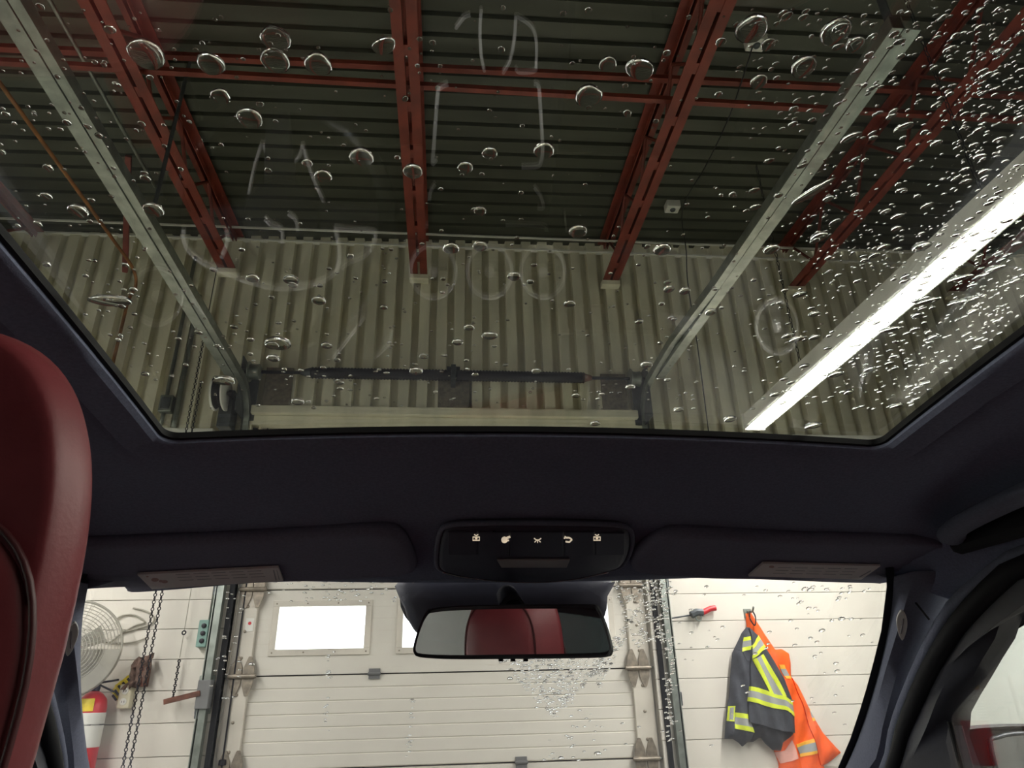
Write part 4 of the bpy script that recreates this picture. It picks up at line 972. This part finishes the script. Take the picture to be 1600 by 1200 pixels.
# sensor housing on the screen behind the mirror
sh = smoothpts([atY(a_, b_, 1.075) for a_, b_ in ((628, 900), (800, 896), (953, 900), (952, 930), (948, 960), (930, 985), (900, 1000), (700, 1002), (655, 988), (640, 972), (632, 950))], 3, True)
ce_ = sum(sh, Vector()) / len(sh)
m = MB().loft([[ce_ + (p - ce_) * k_ + Vector((0, d_, 0)) for p in sh] for k_, d_ in ((.5, -.012), (.9, -.008), (.98, 0), (1, .012), (1, .05))], True, True)
obj('sensor_housing', m, 'console_plastic', car, smooth=50)
obj('sensor_side_trim', MB().prism([atY(a_, b_, 1.10) for a_, b_ in ((622, 906), (630, 903), (640, 972), (632, 962), (626, 948))], (0, .02, 0)), 'galv_dark', car)

# front seats
def seat(hx, yo):
    st = thing('front_seat', (hx, .45, ZF + .3), parent=car)
    # headrest with a recessed panel on its back
    ol = []
    for i in range(96):
        a_ = 2 * pi * i / 96; cs, sn = cos(a_), sin(a_); e = .62
        X_ = .121 * math.copysign(abs(cs) ** e, cs); Z_ = .15 * math.copysign(abs(sn) ** (.72 if sn > 0 else .5), sn)
        if sn < 0: X_ *= 1 + .05 * Z_ / .15
        ol.append((X_, Z_ + .020))
    cen = (0, .02); rows = []
    ybk, yfr = .288, .455
    gp = [(.0, .082), (.05, .080), (.085, .072), (.108, .052), (.119, .018), (.119, -.03), (.113, -.11)]
    gl_ = smoothpts([Vector((-x_, z_, 0)) for x_, z_ in gp[::-1]] + [Vector((x_, z_, 0)) for x_, z_ in gp[1:]], 4)
    for s in [.05, .2, .4, .6, .75, .85, .91, .94, .955, .97, .985, 1.0]:
        r_ = []
        for X_, Z_ in ol:
            x_ = cen[0] + (X_ - cen[0]) * s; z_ = cen[1] + (Z_ - cen[1]) * s
            y_ = ybk + .004 + .018 * max(0, (s - .94) / .06) ** 2 - .003 * (1 - s * s)
            r_.append((hx + x_, y_, z_))
        rows.append(r_)
    for s, y_ in ((.985, .316), (.90, .334), (.82, .352), (.74, .366), (.62, .376), (.4, .382), (.2, .383), (.05, .383)):
        rows.append([(hx + cen[0] + (X_ - cen[0]) * s, y_, cen[1] + (Z_ - cen[1]) * s) for X_, Z_ in ol])
    hr = obj('headrest', MB().loft(rows, True, True), 'burgundy', st, smooth=True)
    gl_.append(Vector((0, -.122, 0))); gc = Vector((0, -.02, 0)); rows = []
    for k_, d_ in ((.02, -.0065), (.3, -.0065), (.6, -.006), (.8, -.005), (.9, -.0035), (.95, -.002), (.985, .0005), (1.0, .004)):
        rows.append([(hx + gc.x + (q.x - gc.x) * k_, ybk + .003 + d_, gc.y + (q.y - gc.y) * k_) for q in gl_])
    obj('headrest_panel', MB().loft(rows, True, True), 'burgundy', st, smooth=50)
    obj('headrest_piping', MB().tube([(hx + q.x * 1.004, ybk + .0026, q.y) for q in gl_], .0016, 6, (0, 1, 0), True), 'burgundy_dark', st, smooth=True)
    seam = [(hx + x_ * 1.0, .3675, .02 + (z_ - .02) * 1.0) for x_, z_ in [(X_ * .73, .02 + (Z_ - .02) * .73) for X_, Z_ in ol]]
    obj('front_seam', MB().tube(seam, .0022, 5, (0, 1, 0), True), 'burgundy_dark', st)
    for s in (-1, 1): obj('headrest_post', MB().tube([(hx + s * .05, .37, -.22), (hx + s * .05, .345, -.1)], .007, 8), 'chrome', st)
    # backrest
    rows = []
    for z_, w_, ya, yb in ((-.175, .10, .36, .45), (-.185, .15, .345, .47), (-.22, .20, .335, .49), (-.32, .225, .345, .52), (-.5, .235, .375, .56), (-.7, .24, .42, .60), (-.82, .235, .45, .63)):
        r_ = []
        for i in range(32):
            a_ = 2 * pi * i / 32; cs, sn = cos(a_), sin(a_)
            r_.append((hx + w_ * math.copysign(abs(cs) ** .6, cs), (ya + yb) / 2 + (yb - ya) / 2 * math.copysign(abs(sn) ** .7, sn) + (.03 * (abs(cs) ** 4) if sn > 0 else 0), z_))
        rows.append(r_)
    obj('backrest', MB().loft(rows, True, True), 'burgundy', st, smooth=True)
    m = MB().loft([[(hx + w_ * q, y_ - .004, z_) for q in (-1, -.5, 0, .5, 1)] for z_, w_, y_ in ((-.26, .15, .336), (-.5, .18, .372), (-.78, .18, .44))])
    bp = obj('back_panel', m, 'black_plastic', st, smooth=True); sd = bp.modifiers.new('thick', 'SOLIDIFY'); sd.thickness = .008
    rows = []
    for y_, w_, zb, zt_ in ((.45, .2, -.88, -.76), (.5, .235, -.92, -.74), (.75, .25, -.93, -.72), (.92, .24, -.93, -.70), (.97, .2, -.9, -.73)):
        rows.append([(hx + w_ * math.copysign(abs(cos(a_)) ** .5, cos(a_)), y_, (zb + zt_) / 2 + (zt_ - zb) / 2 * math.copysign(abs(sin(a_)) ** .5, sin(a_))) for a_ in [2 * pi * i / 24 for i in range(24)]])
    obj('cushion', MB().loft(rows, True, True), 'burgundy', st, smooth=True)
    obj('seat_base', MB().box(hx - .2, hx + .2, .5, .9, -1.0, -.9), 'black_plastic', st, bevel=.01)
    st.location.y += yo
seat(-.275, 0); seat(2 * cx + .29, -.15)

# rear bench
rb = thing('rear_bench', (cx, -1.0, ZF + .3), parent=car)
def rsec(w_, yc, dy, z_, n=40): return [(cx + w_ * math.copysign(abs(cos(a_)) ** .35, cos(a_)), yc + dy * math.copysign(abs(sin(a_)) ** .6, sin(a_)), z_) for a_ in [2 * pi * i / n for i in range(n)]]
obj('backrest', MB().loft([rsec(.60, -1.22, .05, -.10), rsec(.64, -1.21, .08, -.13), rsec(.65, -1.15, .1, -.4), rsec(.65, -1.08, .1, -.72)], True, True), 'burgundy', rb, smooth=True)
obj('cushion', MB().loft([rsec(.6, -.85, .28, -.72), rsec(.64, -.85, .3, -.75), rsec(.64, -.85, .3, -.88), rsec(.6, -.85, .28, -.92)], True, True), 'burgundy', rb, smooth=True)
for X_ in (-.37, 0, .37):
    rows = []
    for k_, d_ in ((.3, .062), (.8, .055), (1, .03), (1.02, 0), (1, -.03), (.8, -.05), (.3, -.056)):
        rows.append([(cx + X_ + .13 * k_ * math.copysign(abs(cos(a_)) ** .6, cos(a_)), -1.2 + d_, .0 + .085 * k_ * math.copysign(abs(sin(a_)) ** .6, sin(a_))) for a_ in [2 * pi * i / 28 for i in range(28)]])
    obj('headrest', MB().loft(rows, True, True), 'burgundy', rb, smooth=True)
# tailgate with rear window, parcel shelf, floor
m = MB(); xa, xb = cx - .66, cx + .66
m.box(xa - .06, xb + .06, -1.98, -1.90, -.95, -.12); m.box(xa - .02, xa + .08, -1.86, -1.78, -.14, .22); m.box(xb - .08, xb + .02, -1.86, -1.78, -.14, .22); m.box(xa, xb, -1.83, -1.72, .12, .26)
obj('tailgate', m, 'black_plastic', car, bevel=.01)
obj('rear_window', MB().box(xa + .07, xb - .07, -1.83, -1.826, -.14, .14), 'privacy_glass', car)
for s in (-1, 1): obj('c_pillar_trim', MB().prism([(cx + s * .70, -1.28, .07), (cx + s * .70, -1.05, -.18), (cx + s * .72, -1.05, -.95), (cx + s * .72, -1.95, -.95), (cx + s * .70, -1.9, -.1), (cx + s * .66, -1.75, .2)], (s * .06, 0, 0)), 'pillar_fabric', car, bevel=.01)
obj('floor_pan', MB().box(cx - .78, cx + .78, -1.95, 1.75, -1.02, -.97), 'rubber', car)
# dashboard
dpr = [(1.86, -.295), (1.55, -.275), (1.25, -.262), (1.15, -.258), (1.13, -.266), (1.035, -.371), (1.04, -.40), (1.075, -.43), (1.10, -.50), (1.12, -.62), (1.2, -.8), (1.5, -.95), (1.86, -.95)]
m = MB().loft([[(cx + x_, y_ + .002, z_ - .002) for y_, z_ in dpr] for x_ in [-.76 + 1.52 * i / 12 for i in range(13)]], True, True)
obj('dashboard', m, 'black_plastic', car, smooth=40)
# bonnet, body sides, wheels
bon = [(1.80, -.285), (2.1, -.315), (2.5, -.37), (2.85, -.45), (3.0, -.56), (3.03, -.7)]
m = MB().loft([[(cx + .84 * u, y_, z_ - .06 * abs(u) ** 3) for u in [-1 + .2 * i for i in range(11)]] for y_, z_ in bon]); bo = obj('bonnet', m, 'car_paint', car, smooth=50); sd = bo.modifiers.new('thick', 'SOLIDIFY'); sd.thickness = .01
for s in (-1, 1):
    rows = []
    for y_, zt_, tuck in ((3.03, -.62, .12), (2.9, -.52, .05), (2.5, -.43, .01), (1.9, -.35, 0), (1.4, -.27, 0), (.5, -.22, 0), (-1.0, -.2, 0), (-1.7, -.18, .02), (-2.0, -.2, .1)):
        rows.append([(cx + s * (a_ - tuck), y_, z_) for a_, z_ in ((.80, zt_), (.87, zt_ - .04), (.91, zt_ - .2), (.90, -.85), (.86, -1.02))])
    bs = obj('body_side', MB().loft(rows), 'car_paint', car, smooth=50); sd = bs.modifiers.new('thick', 'SOLIDIFY'); sd.thickness = .02
    for y_ in (2.25, -1.35):
        wh = obj('tyre', MB().lathe((cx + s * .68, y_, ZF + .345), (s, 0, 0), [(.22, 0), (.32, .0), (.345, .03), (.345, .19), (.32, .22), (.22, .22)], 40), 'tyre', car, smooth=40)
        obj('rim', MB().lathe((cx + s * .70, y_, ZF + .345), (s, 0, 0), [(.01, .15), (.06, .16), (.1, .13), (.2, .14), (.225, .19), (.225, .0)], 40), 'silver_trim', wh, smooth=40)
obj('front_bumper', MB().loft([[(cx + .80 * u, 3.02 - .12 * abs(u) ** 3 + d_, z_) for u in [-1 + .2 * i for i in range(11)]] for z_, d_ in ((-.58, 0), (-.7, .03), (-.9, .02), (-1.02, -.05))]), 'car_paint', car, smooth=50)
#TRIM
# ------------------------------------------------------------------ instrument panel, console and wheel (seen as reflections in the roof glass)
def refl(px, py, p0, n):
    d_ = ray(px, py).normalized(); lo, hi = .05, 1.4
    for _ in range(50):
        t_ = (lo + hi) / 2
        if d_.z * t_ < zg(d_.y * t_, d_.x * t_): lo = t_
        else: hi = t_
    h_ = d_ * lo; sl = (zg(h_.y + .05) - zg(h_.y - .05)) / .1; nn = Vector((.17 * (h_.x - cx), -sl, 1)).normalized(); r_ = d_ - nn * 2 * d_.dot(nn)
    return h_ + r_ * ((Vector(p0) - h_).dot(n) / r_.dot(n))
n_d = Vector((0, -.74, .67)).normalized(); p_d = Vector((cx, 1.075, -.322))
for i, (px, py) in enumerate(((677, 425), (765, 425), (848, 425), (1205, 510), (180, 470))):
    c_ = refl(px, py, p_d, n_d)
    if i == 3: c_ = Vector((cx + .56, c_.y, c_.z))
    if i == 4: c_ = Vector((cx - .60, c_.y, c_.z))
    c_ = c_ - n_d * (c_ - p_d).dot(n_d)
    av = thing('air_vent', c_, parent=car)
    obj('vent_ring', MB().torus(c_ + n_d * .004, n_d, .042, .0035, 36, 8), 'chrome', av, smooth=True)
    obj('vent_cup', MB().lathe(c_ - n_d * .03, n_d, [(.005, 0), (.036, .0), (.040, .032), (.045, .034), (.046, .01)], 28), 'gloss_black', av, smooth=40)
    for k_ in (-1, 0, 1): obj('vent_vane', MB().cbox(c_ + Vector((0, .67, .74)) * .015 * k_ - n_d * .006, .06 if k_ else .076, .012, .002, Matrix.Rotation(math.radians(-20), 3, 'X')), 'silver_trim', av)
    obj('vent_knob', MB().lathe(c_ - n_d * .004, n_d, [(.01, 0), (.009, .006), (.003, .008)], 14), 'chrome', av, smooth=40)
def trim_line(pxs, p0, n, r=.0022, par=None, nm='chrome_trim', loop=False, k=5):
    P_ = smoothpts([refl(a_, b_, p0, n) for a_, b_ in pxs], k, loop)
    return obj(nm, MB().tube(P_, r * 1.5, 7, (0, 0, 1), loop), 'chrome', par or car, smooth=True)
up1 = Vector((0, 0, 1)); pk = Vector((cx, .9, -.49)); pj = Vector((cx, 1.08, -.375))
# centre console box
cc = thing('centre_console', (cx, .75, -.95), parent=car)
m = MB().loft([[(cx + a_ * w_, y_, z_) for a_, z_ in ((-1, -.95), (-1, zt_ - .012), (-.9, zt_), (.9, zt_), (1, zt_ - .012), (1, -.95))] for y_, w_, zt_ in ((.1, .10, -.46), (.55, .10, -.46), (.62, .115, -.495), (1.12, .13, -.495))], True, True)
obj('console_body', m, 'gloss_black', cc, smooth=30)
for l_ in ([(682, 250), (676, 256), (678, 230), (684, 150), (688, 138), (700, 132)], [(835, 131), (842, 138), (845, 180), (848, 235), (845, 255), (838, 261), (815, 262)]): trim_line(l_, pk, up1, .0024, cc)
for l_ in ([(752, 15), (750, 50), (752, 90), (757, 112)], [(806, 26), (804, 60), (797, 95), (786, 115)], [(808, 26), (830, 42), (838, 65), (838, 100), (835, 112), (812, 114), (806, 108)], [(712, 45), (725, 28), (735, 24)]): trim_line(l_, pk, up1, .0018, cc)
for l_ in ([(671, 315), (673, 300), (680, 288)], [(835, 293), (845, 308), (849, 325), (840, 326)], [(668, 350), (666, 358)], [(790, 352), (845, 354), (855, 362), (859, 377), (852, 378)]): trim_line(l_, pj, n_d, .0022)
obj('control_row', MB().cbox(Vector((cx, 1.075, -.39)), .25, .02, .05, Matrix.Rotation(math.radians(-42), 3, 'X')), 'gloss_black', car, bevel=.004)
# dashboard edge strip and screen
trim_line([(862, 480), (884, 440), (888, 400), (882, 330)], pj, n_d, .0014)
scr = [(870, 478), (1010, 484), (1110, 500), (1085, 524), (865, 522)]
sw_n = Vector((0, -.8, .6)).normalized(); sw_p = Vector((-.30, .98, -.315))
obj('passenger_trim_strip', MB().prism([refl(a_, b_, p_d + n_d * .004, n_d) for a_, b_ in scr], -n_d * .004), 'silver_trim', car, bevel=.001)
sw = thing('steering_wheel', (-.32, .93, -.35), parent=car)
hub = refl(440, 345, sw_p, sw_n); ux = Vector((1, 0, 0)); uy = sw_n.cross(ux)
obj('rim', MB().torus(hub, sw_n, .178, .015, 56, 12), 'gloss_black', sw, smooth=True)
obj('hub', MB().lathe(hub - sw_n * .03, sw_n, [(.01, 0), (.06, .0), (.07, .02), (.06, .035), (.02, .04)], 28), 'black_plastic', sw, smooth=40)
for a_ in (0, pi, -pi / 2):
    d_ = ux * cos(a_) + uy * sin(a_); e2 = sw_n.cross(d_)
    obj('spoke', MB().prism([hub + d_ * .05 + e2 * .028, hub + d_ * .17 + e2 * .018, hub + d_ * .17 - e2 * .018, hub + d_ * .05 - e2 * .028], -sw_n * .015), 'black_plastic', sw, bevel=.004)
obj('column', MB().tube([hub - sw_n * .02, hub - sw_n * .16], .035, 12), 'black_plastic', sw)
off_w = sw_p + sw_n * .012
for l_ in ([(286, 358), (288, 378), (298, 396), (315, 410), (345, 424), (385, 440), (430, 451), (470, 450), (505, 440), (525, 424), (531, 404), (529, 380), (523, 358)], [(523, 358), (555, 361), (586, 365), (582, 385), (570, 400), (545, 411), (533, 420)], [(354, 360), (355, 380), (346, 404)]): trim_line(l_, off_w, sw_n, .0024, sw)
for l_ in ([(389, 304), (398, 262), (410, 224)], [(473, 226), (488, 275), (514, 333)], [(413, 224), (418, 242), (435, 254), (458, 254), (470, 240), (473, 226)]): trim_line(l_, off_w + Vector((0, 0, -.03)), sw_n, .0022, sw)
trim_line([(414, 343), (424, 352), (440, 361), (441, 380)], off_w, sw_n, .0022, sw); trim_line([(450, 335), (462, 345), (465, 362)], off_w, sw_n, .0018, sw)
trim_line([(520, 560), (545, 528), (570, 495)], p_d, n_d, .0022); trim_line([(585, 560), (605, 540), (613, 515)], p_d, n_d, .0020)

# ------------------------------------------------------------------ rain drops on the glass
rnd = random.Random(11)
def drop_mesh(seed, n=14, hh=.42):
    r2 = random.Random(seed); rr = [1 + r2.uniform(-.12, .12) for _ in range(n)]; rr = [(rr[i - 1] + rr[i] * 2 + rr[(i + 1) % n]) / 4 for i in range(n)]
    V_ = []; F_ = []
    prof = [(1, 0), (.97, .22), (.84, .52), (.6, .8), (.3, .96)]
    for a_, b_ in prof: V_ += [(rr[i] * a_ * cos(2 * pi * i / n), rr[i] * a_ * sin(2 * pi * i / n), b_ * hh) for i in range(n)]
    V_.append((0, 0, hh)); F_.append(tuple(range(n - 1, -1, -1)))
    for k_ in range(4):
        for i in range(n): j = (i + 1) % n; F_.append((k_ * n + i, k_ * n + j, (k_ + 1) * n + j, (k_ + 1) * n + i))
    for i in range(n): F_.append((4 * n + i, 4 * n + (i + 1) % n, 5 * n))
    return V_, F_
DM = [drop_mesh(s, 14, h_) for s, h_ in ((1, .42), (2, .5), (3, .36), (4, .55))]
DME = []
for k_, (V_, F_) in enumerate(DM):
    me = bpy.data.meshes.new('water_drop'); me.from_pydata(V_, [], F_); me.shade_smooth(); me.materials.append(MATS['water']); me.polygons[0].use_smooth = False
    ba = me.set_sharp_from_angle(angle=math.radians(70)); DME.append(me)
def on_roof(px, py):
    d_ = ray(px, py); lo, hi = 0, 3 / d_.length
    for _ in range(50):
        t_ = (lo + hi) / 2
        if d_.z * t_ < zg(d_.y * t_, d_.x * t_) + .0052: lo = t_
        else: hi = t_
    h_ = d_ * lo; sl = (zg(h_.y + .04) - zg(h_.y - .04)) / .08
    return h_, Vector((.17 * (h_.x - cx), -sl, 1)).normalized()
up_n = Vector((0, .42, .8)).normalized()
def on_screen(px, py):
    d_ = ray(px, py); lo, hi = .5, 3.
    def f_(q):
        v = (.150 - q.z) / .42; u = (q.x - cw) / pl(HWS, v); return q.y - (1.03 + .8 * v - .05 * u * u)
    lo, hi = .3 / d_.y, 2.2 / d_.y
    for _ in range(50):
        t_ = (lo + hi) / 2
        if f_(d_ * t_) < 0: lo = t_
        else: hi = t_
    return d_ * lo + up_n * .0054, up_n
def frame(nrm, ang):
    a_ = nrm.orthogonal().normalized(); a_ = Vector((1, 0, 0)) - nrm * nrm.x; a_.normalize(); b_ = nrm.cross(a_)
    X_ = a_ * cos(ang) + b_ * sin(ang); Y_ = nrm.cross(X_)
    return Matrix((X_, Y_, nrm)).transposed()
drops = {'roof': [], 'screen': []}
def rad(px_w, p): return px_w * p.length / FPX / 2
# the drops that stand out on the roof glass: x, y, width in pixels, stretch across, angle
for (x_, y_, w_, st, an) in ((172, 470, 26, 2.2, .05), (434, 537, 36, 1.1, 0), (498, 470, 22, 1, 0), (455, 438, 24, 1, 0), (425, 540, 22, 1, 0), (427, 560, 20, 1, 0), (565, 245, 36, 1, 0), (505, 275, 26, 1, 0), (390, 185, 36, 1, .3), (903, 362, 30, 1, 0), (803, 432, 22, 1, 0),
    (650, 580, 22, 1, .5), (1270, 300, 16, 4.2, 2.15), (330, 100, 36, 1.0, 1.5), (430, 60, 40, 1.0, 1.5), (430, 95, 40, 1, 0), (497, 100, 38, 1, 0), (600, 72, 26, 1.4, 2.6), (228, 85, 46, 1, .4), (122, 330, 26, 1, .2), (240, 328, 28, 1, .2), (1175, 45, 44, 1, 0), (1305, 50, 40, 1, 0), (1255, 105, 34, 1, 0), (1335, 70, 24, 1, .3), (1185, 128, 24, 1, 0),
    (645, 268, 30, 1, 0), (765, 240, 24, 1, 0), (727, 262, 24, 1, 0), (850, 235, 32, 1, 0), (750, 385, 24, 1, 0), (705, 388, 26, 1, 0), (750, 330, 20, 1, 0), (1000, 108, 34, 1.3, .4), (950, 100, 26, 1, 0), (920, 150, 40, 1.0, 1.5), (345, 150, 26, 1, .4), (1035, 390, 28, 1, 0), (765, 525, 22, 1.2, 0), (733, 512, 18, 1, 0), (715, 535, 18, 1, 0), (838, 580, 16, 1, 0), (1010, 570, 18, 1.1, 0),
    (1045, 452, 18, 1, 0), (890, 475, 18, 1.1, 0), (350, 595, 26, 1.3, 0), (395, 435, 20, 1, .2), (1330, 215, 16, 1.8, 2.4), (1450, 470, 14, 2.2, 2.6), (1515, 468, 14, 2.4, 2.6), (1500, 435, 14, 2.3, 2.6), (1390, 515, 14, 2.2, 2.6), (1305, 585, 18, 1.3, 2.8), (1140, 655, 20, 1, 0), (1070, 455, 18, 1, 0), (1110, 488, 18, 1, 0), (1200, 70, 20, 1, 0), (1280, 370, 22, 1.2, 2.5), (1205, 390, 22, 1.1, 2.5), (1250, 460, 14, 1.5, 2.6), (1245, 530, 14, 1.8, 2.4),
    (1440, 385, 20, 1.3, 2.6), (1555, 420, 16, 1.6, 2.6), (1270, 665, 20, 1.3, 2.8), (1060, 640, 16, 1, 0), (930, 662, 16, 1, 0), (985, 605, 16, 1, 0), (465, 700 - 72, 20, 1, .3), (510, 540, 18, 1, 0), (480, 255, 16, 1, 0)):
    p_, n_ = on_roof(x_, y_); drops['roof'].append((p_, n_, rad(w_, p_), st, an, rnd.choice((0, 2, 2))))
def in_roof(x_, y_):
    if y_ > 640: return False
    if x_ < 260 and y_ > 335 + (x_) * 1.2: return False
    if x_ > 1370 and y_ > 680 - (x_ - 1370) * .68: return False
    return True
cnt_ = 0
while cnt_ < 1450:
    x_, y_ = rnd.uniform(0, 1600), rnd.uniform(0, 655)
    dens = .10 + .30 * max(0, (y_ - 330) / 320) + 1.0 * max(0, (x_ - 1080) / 520) ** 1.3
    if x_ < 250: dens += .12
    if not in_roof(x_, y_) or rnd.random() > dens: continue
    p_, n_ = on_roof(x_, y_)
    if abs(p_.x - cx) > OW - .004 or p_.y > OF - .004: continue
    w_ = 3.2 + rnd.expovariate(1 / 2.6)
    if w_ > 15: continue
    drops['roof'].append((p_, n_, rad(w_, p_), rnd.uniform(1, 1.7) if x_ > 1150 else rnd.uniform(.9, 1.2), rnd.uniform(2.2, 2.9) if x_ > 1150 else rnd.uniform(0, 3), rnd.randrange(4))); cnt_ += 1
# fine speckle patches on the wet right side
for (ux_, uy_, sx_, sy_, k_) in ((1530, 190, 50, 90, 110), (1290, 330, 40, 50, 60), (1420, 380, 50, 40, 70), (1330, 430, 50, 30, 60), (1545, 480, 25, 35, 90), (1400, 560, 50, 40, 70), (1575, 60, 30, 50, 60)):
    for _ in range(k_):
        x_, y_ = rnd.gauss(ux_, sx_), rnd.gauss(uy_, sy_)
        if x_ < 0 or y_ < -60 or not in_roof(x_, y_): continue
        p_, n_ = on_roof(x_, y_)
        if abs(p_.x - cx) > OW - .004 or p_.y > OF - .004: continue
        drops['roof'].append((p_, n_, rad(rnd.uniform(2, 4.2), p_), rnd.uniform(1, 1.5), rnd.uniform(0, 3), rnd.randrange(4)))
# drops on the roof glass behind and above the seats
for _ in range(160):
    Y_ = rnd.uniform(OB + .03, .1); X_ = cx + rnd.uniform(-OW + .02, OW - .02)
    drops['roof'].append((Vector((X_, Y_, zg(Y_, X_) + .0052)), Vector((.17 * (X_ - cx), 0, 1)).normalized(), rnd.uniform(.0012, .004), 1, rnd.uniform(0, 3), rnd.randrange(4)))
def add_screen(x_, y_, w_, st=1.3, an=None):
    p_, n_ = on_screen(x_, y_); drops['screen'].append((p_, n_, rad(w_, p_), st, rnd.uniform(-.5, .5) if an is None else an, rnd.randrange(4)))
def tri_pts(A_, B_, C_, k_):
    for _ in range(k_):
        a_, b_ = rnd.random(), rnd.random()
        if a_ + b_ > 1: a_, b_ = 1 - a_, 1 - b_
        yield A_[0] + (B_[0] - A_[0]) * a_ + (C_[0] - A_[0]) * b_, A_[1] + (B_[1] - A_[1]) * a_ + (C_[1] - A_[1]) * b_
for q in tri_pts((775, 1034), (955, 1034), (868, 1130), 420): add_screen(*q, rnd.uniform(2.5, 5))
for q in tri_pts((930, 1040), (1015, 930), (935, 1085), 130): add_screen(*q, rnd.uniform(2.5, 5))
for q in tri_pts((955, 905), (1040, 905), (1000, 1030), 150): add_screen(*q, rnd.uniform(2.5, 5.5))
for _ in range(130): y_ = rnd.uniform(905, 1010); add_screen(rnd.gauss(1026 + (y_ - 905) * .1, 10), y_, rnd.uniform(2.5, 5.5))
for _ in range(70): y_ = rnd.uniform(1000, 1165); add_screen(rnd.gauss(1048, 4), y_, rnd.uniform(2.5, 5))
for _ in range(40): add_screen(rnd.gauss(900, 40), rnd.uniform(1090, 1195), rnd.uniform(2.5, 5))
for _ in range(70): add_screen(rnd.uniform(1045, 1375), 915 + rnd.expovariate(1 / 70), rnd.uniform(2.5, 6))
for _ in range(90): add_screen(rnd.gauss(550, 70), rnd.uniform(905, 945), rnd.uniform(2.5, 5))
for _ in range(30): add_screen(rnd.gauss(352, 12), rnd.uniform(930, 1120), rnd.uniform(2.5, 5))
for _ in range(25): y_ = rnd.uniform(1015, 1150); add_screen(515 - (y_ - 1015) * .06 + rnd.gauss(0, 2), y_, rnd.uniform(2.5, 4.5))
for _ in range(22): y_ = rnd.uniform(1095, 1190); add_screen(645 - (y_ - 1095) * .08 + rnd.gauss(0, 2), y_, rnd.uniform(2.5, 4.5))
for (x_, y_, w_) in ((1260, 925, 9), (1269, 926, 9), (1318, 972, 9), (1250, 948, 6), (1266, 955, 7), (1254, 945, 6), (1287, 990, 8), (1333, 972, 6), (1275, 1030, 6), (1310, 1053, 7), (935, 1182, 10), (877, 1189, 8), (392, 1043, 8), (797, 1065, 8), (1350, 997, 6), (1240, 1100, 5), (1330, 930, 6), (1312, 942, 6)): add_screen(x_, y_, w_, 1.1)
LAB = {'roof': ('clear water drop on the outside of the tinted sunroof glass', 'rain drops on the sunroof glass'), 'screen': ('tiny clear water drop on the outside of the windscreen', 'rain drops on the windscreen')}
for key, keep in (('roof', 210), ('screen', 80)):
    L_ = [d_ for d_ in drops[key] if d_[0].y > .05 or key == 'screen']; L_.sort(key=lambda d_: -d_[2] * d_[3] / d_[0].length); big = set(id(d_) for d_ in L_[:keep])
    rest = MB()
    for d_ in drops[key]:
        p_, n_, r_, st, an, kk = d_
        R_ = frame(n_, an)
        if id(d_) in big:
            o = bpy.data.objects.new('water_drop', DME[kk]); COL.objects.link(o); o.location = p_ + Vector((0, 0, H)); o.rotation_euler = R_.to_euler(); o.scale = (r_ * st, r_, r_)
            wpx = r_ / p_.length * FPX * 2
            if key == 'roof': lab = 'long bent streak of water on the tinted sunroof glass' if st > 3 else 'stretched slanting water drop on the tinted sunroof glass' if st > 1.35 else 'large round water drop on the tinted sunroof glass' if wpx > 19 else 'small round water drop on the tinted sunroof glass'
            else: lab = 'rounder larger water drop on the outside of the windscreen' if wpx > 5.6 else LAB[key][0]
            setp(o, lab, 'water drop', LAB[key][1])
        else:
            V_, F_ = DM[kk]; rest.add([p_ + R_ @ Vector((v[0] * r_ * st, v[1] * r_, v[2] * r_)) for v in V_], F_)
    o = obj('fine_water_drops', rest, 'water', smooth=70, flipfix=False, label='spray of fine water drops scattered over the ' + ('sunroof glass' if key == 'roof' else 'windscreen'), cat='water drops', kind='stuff')
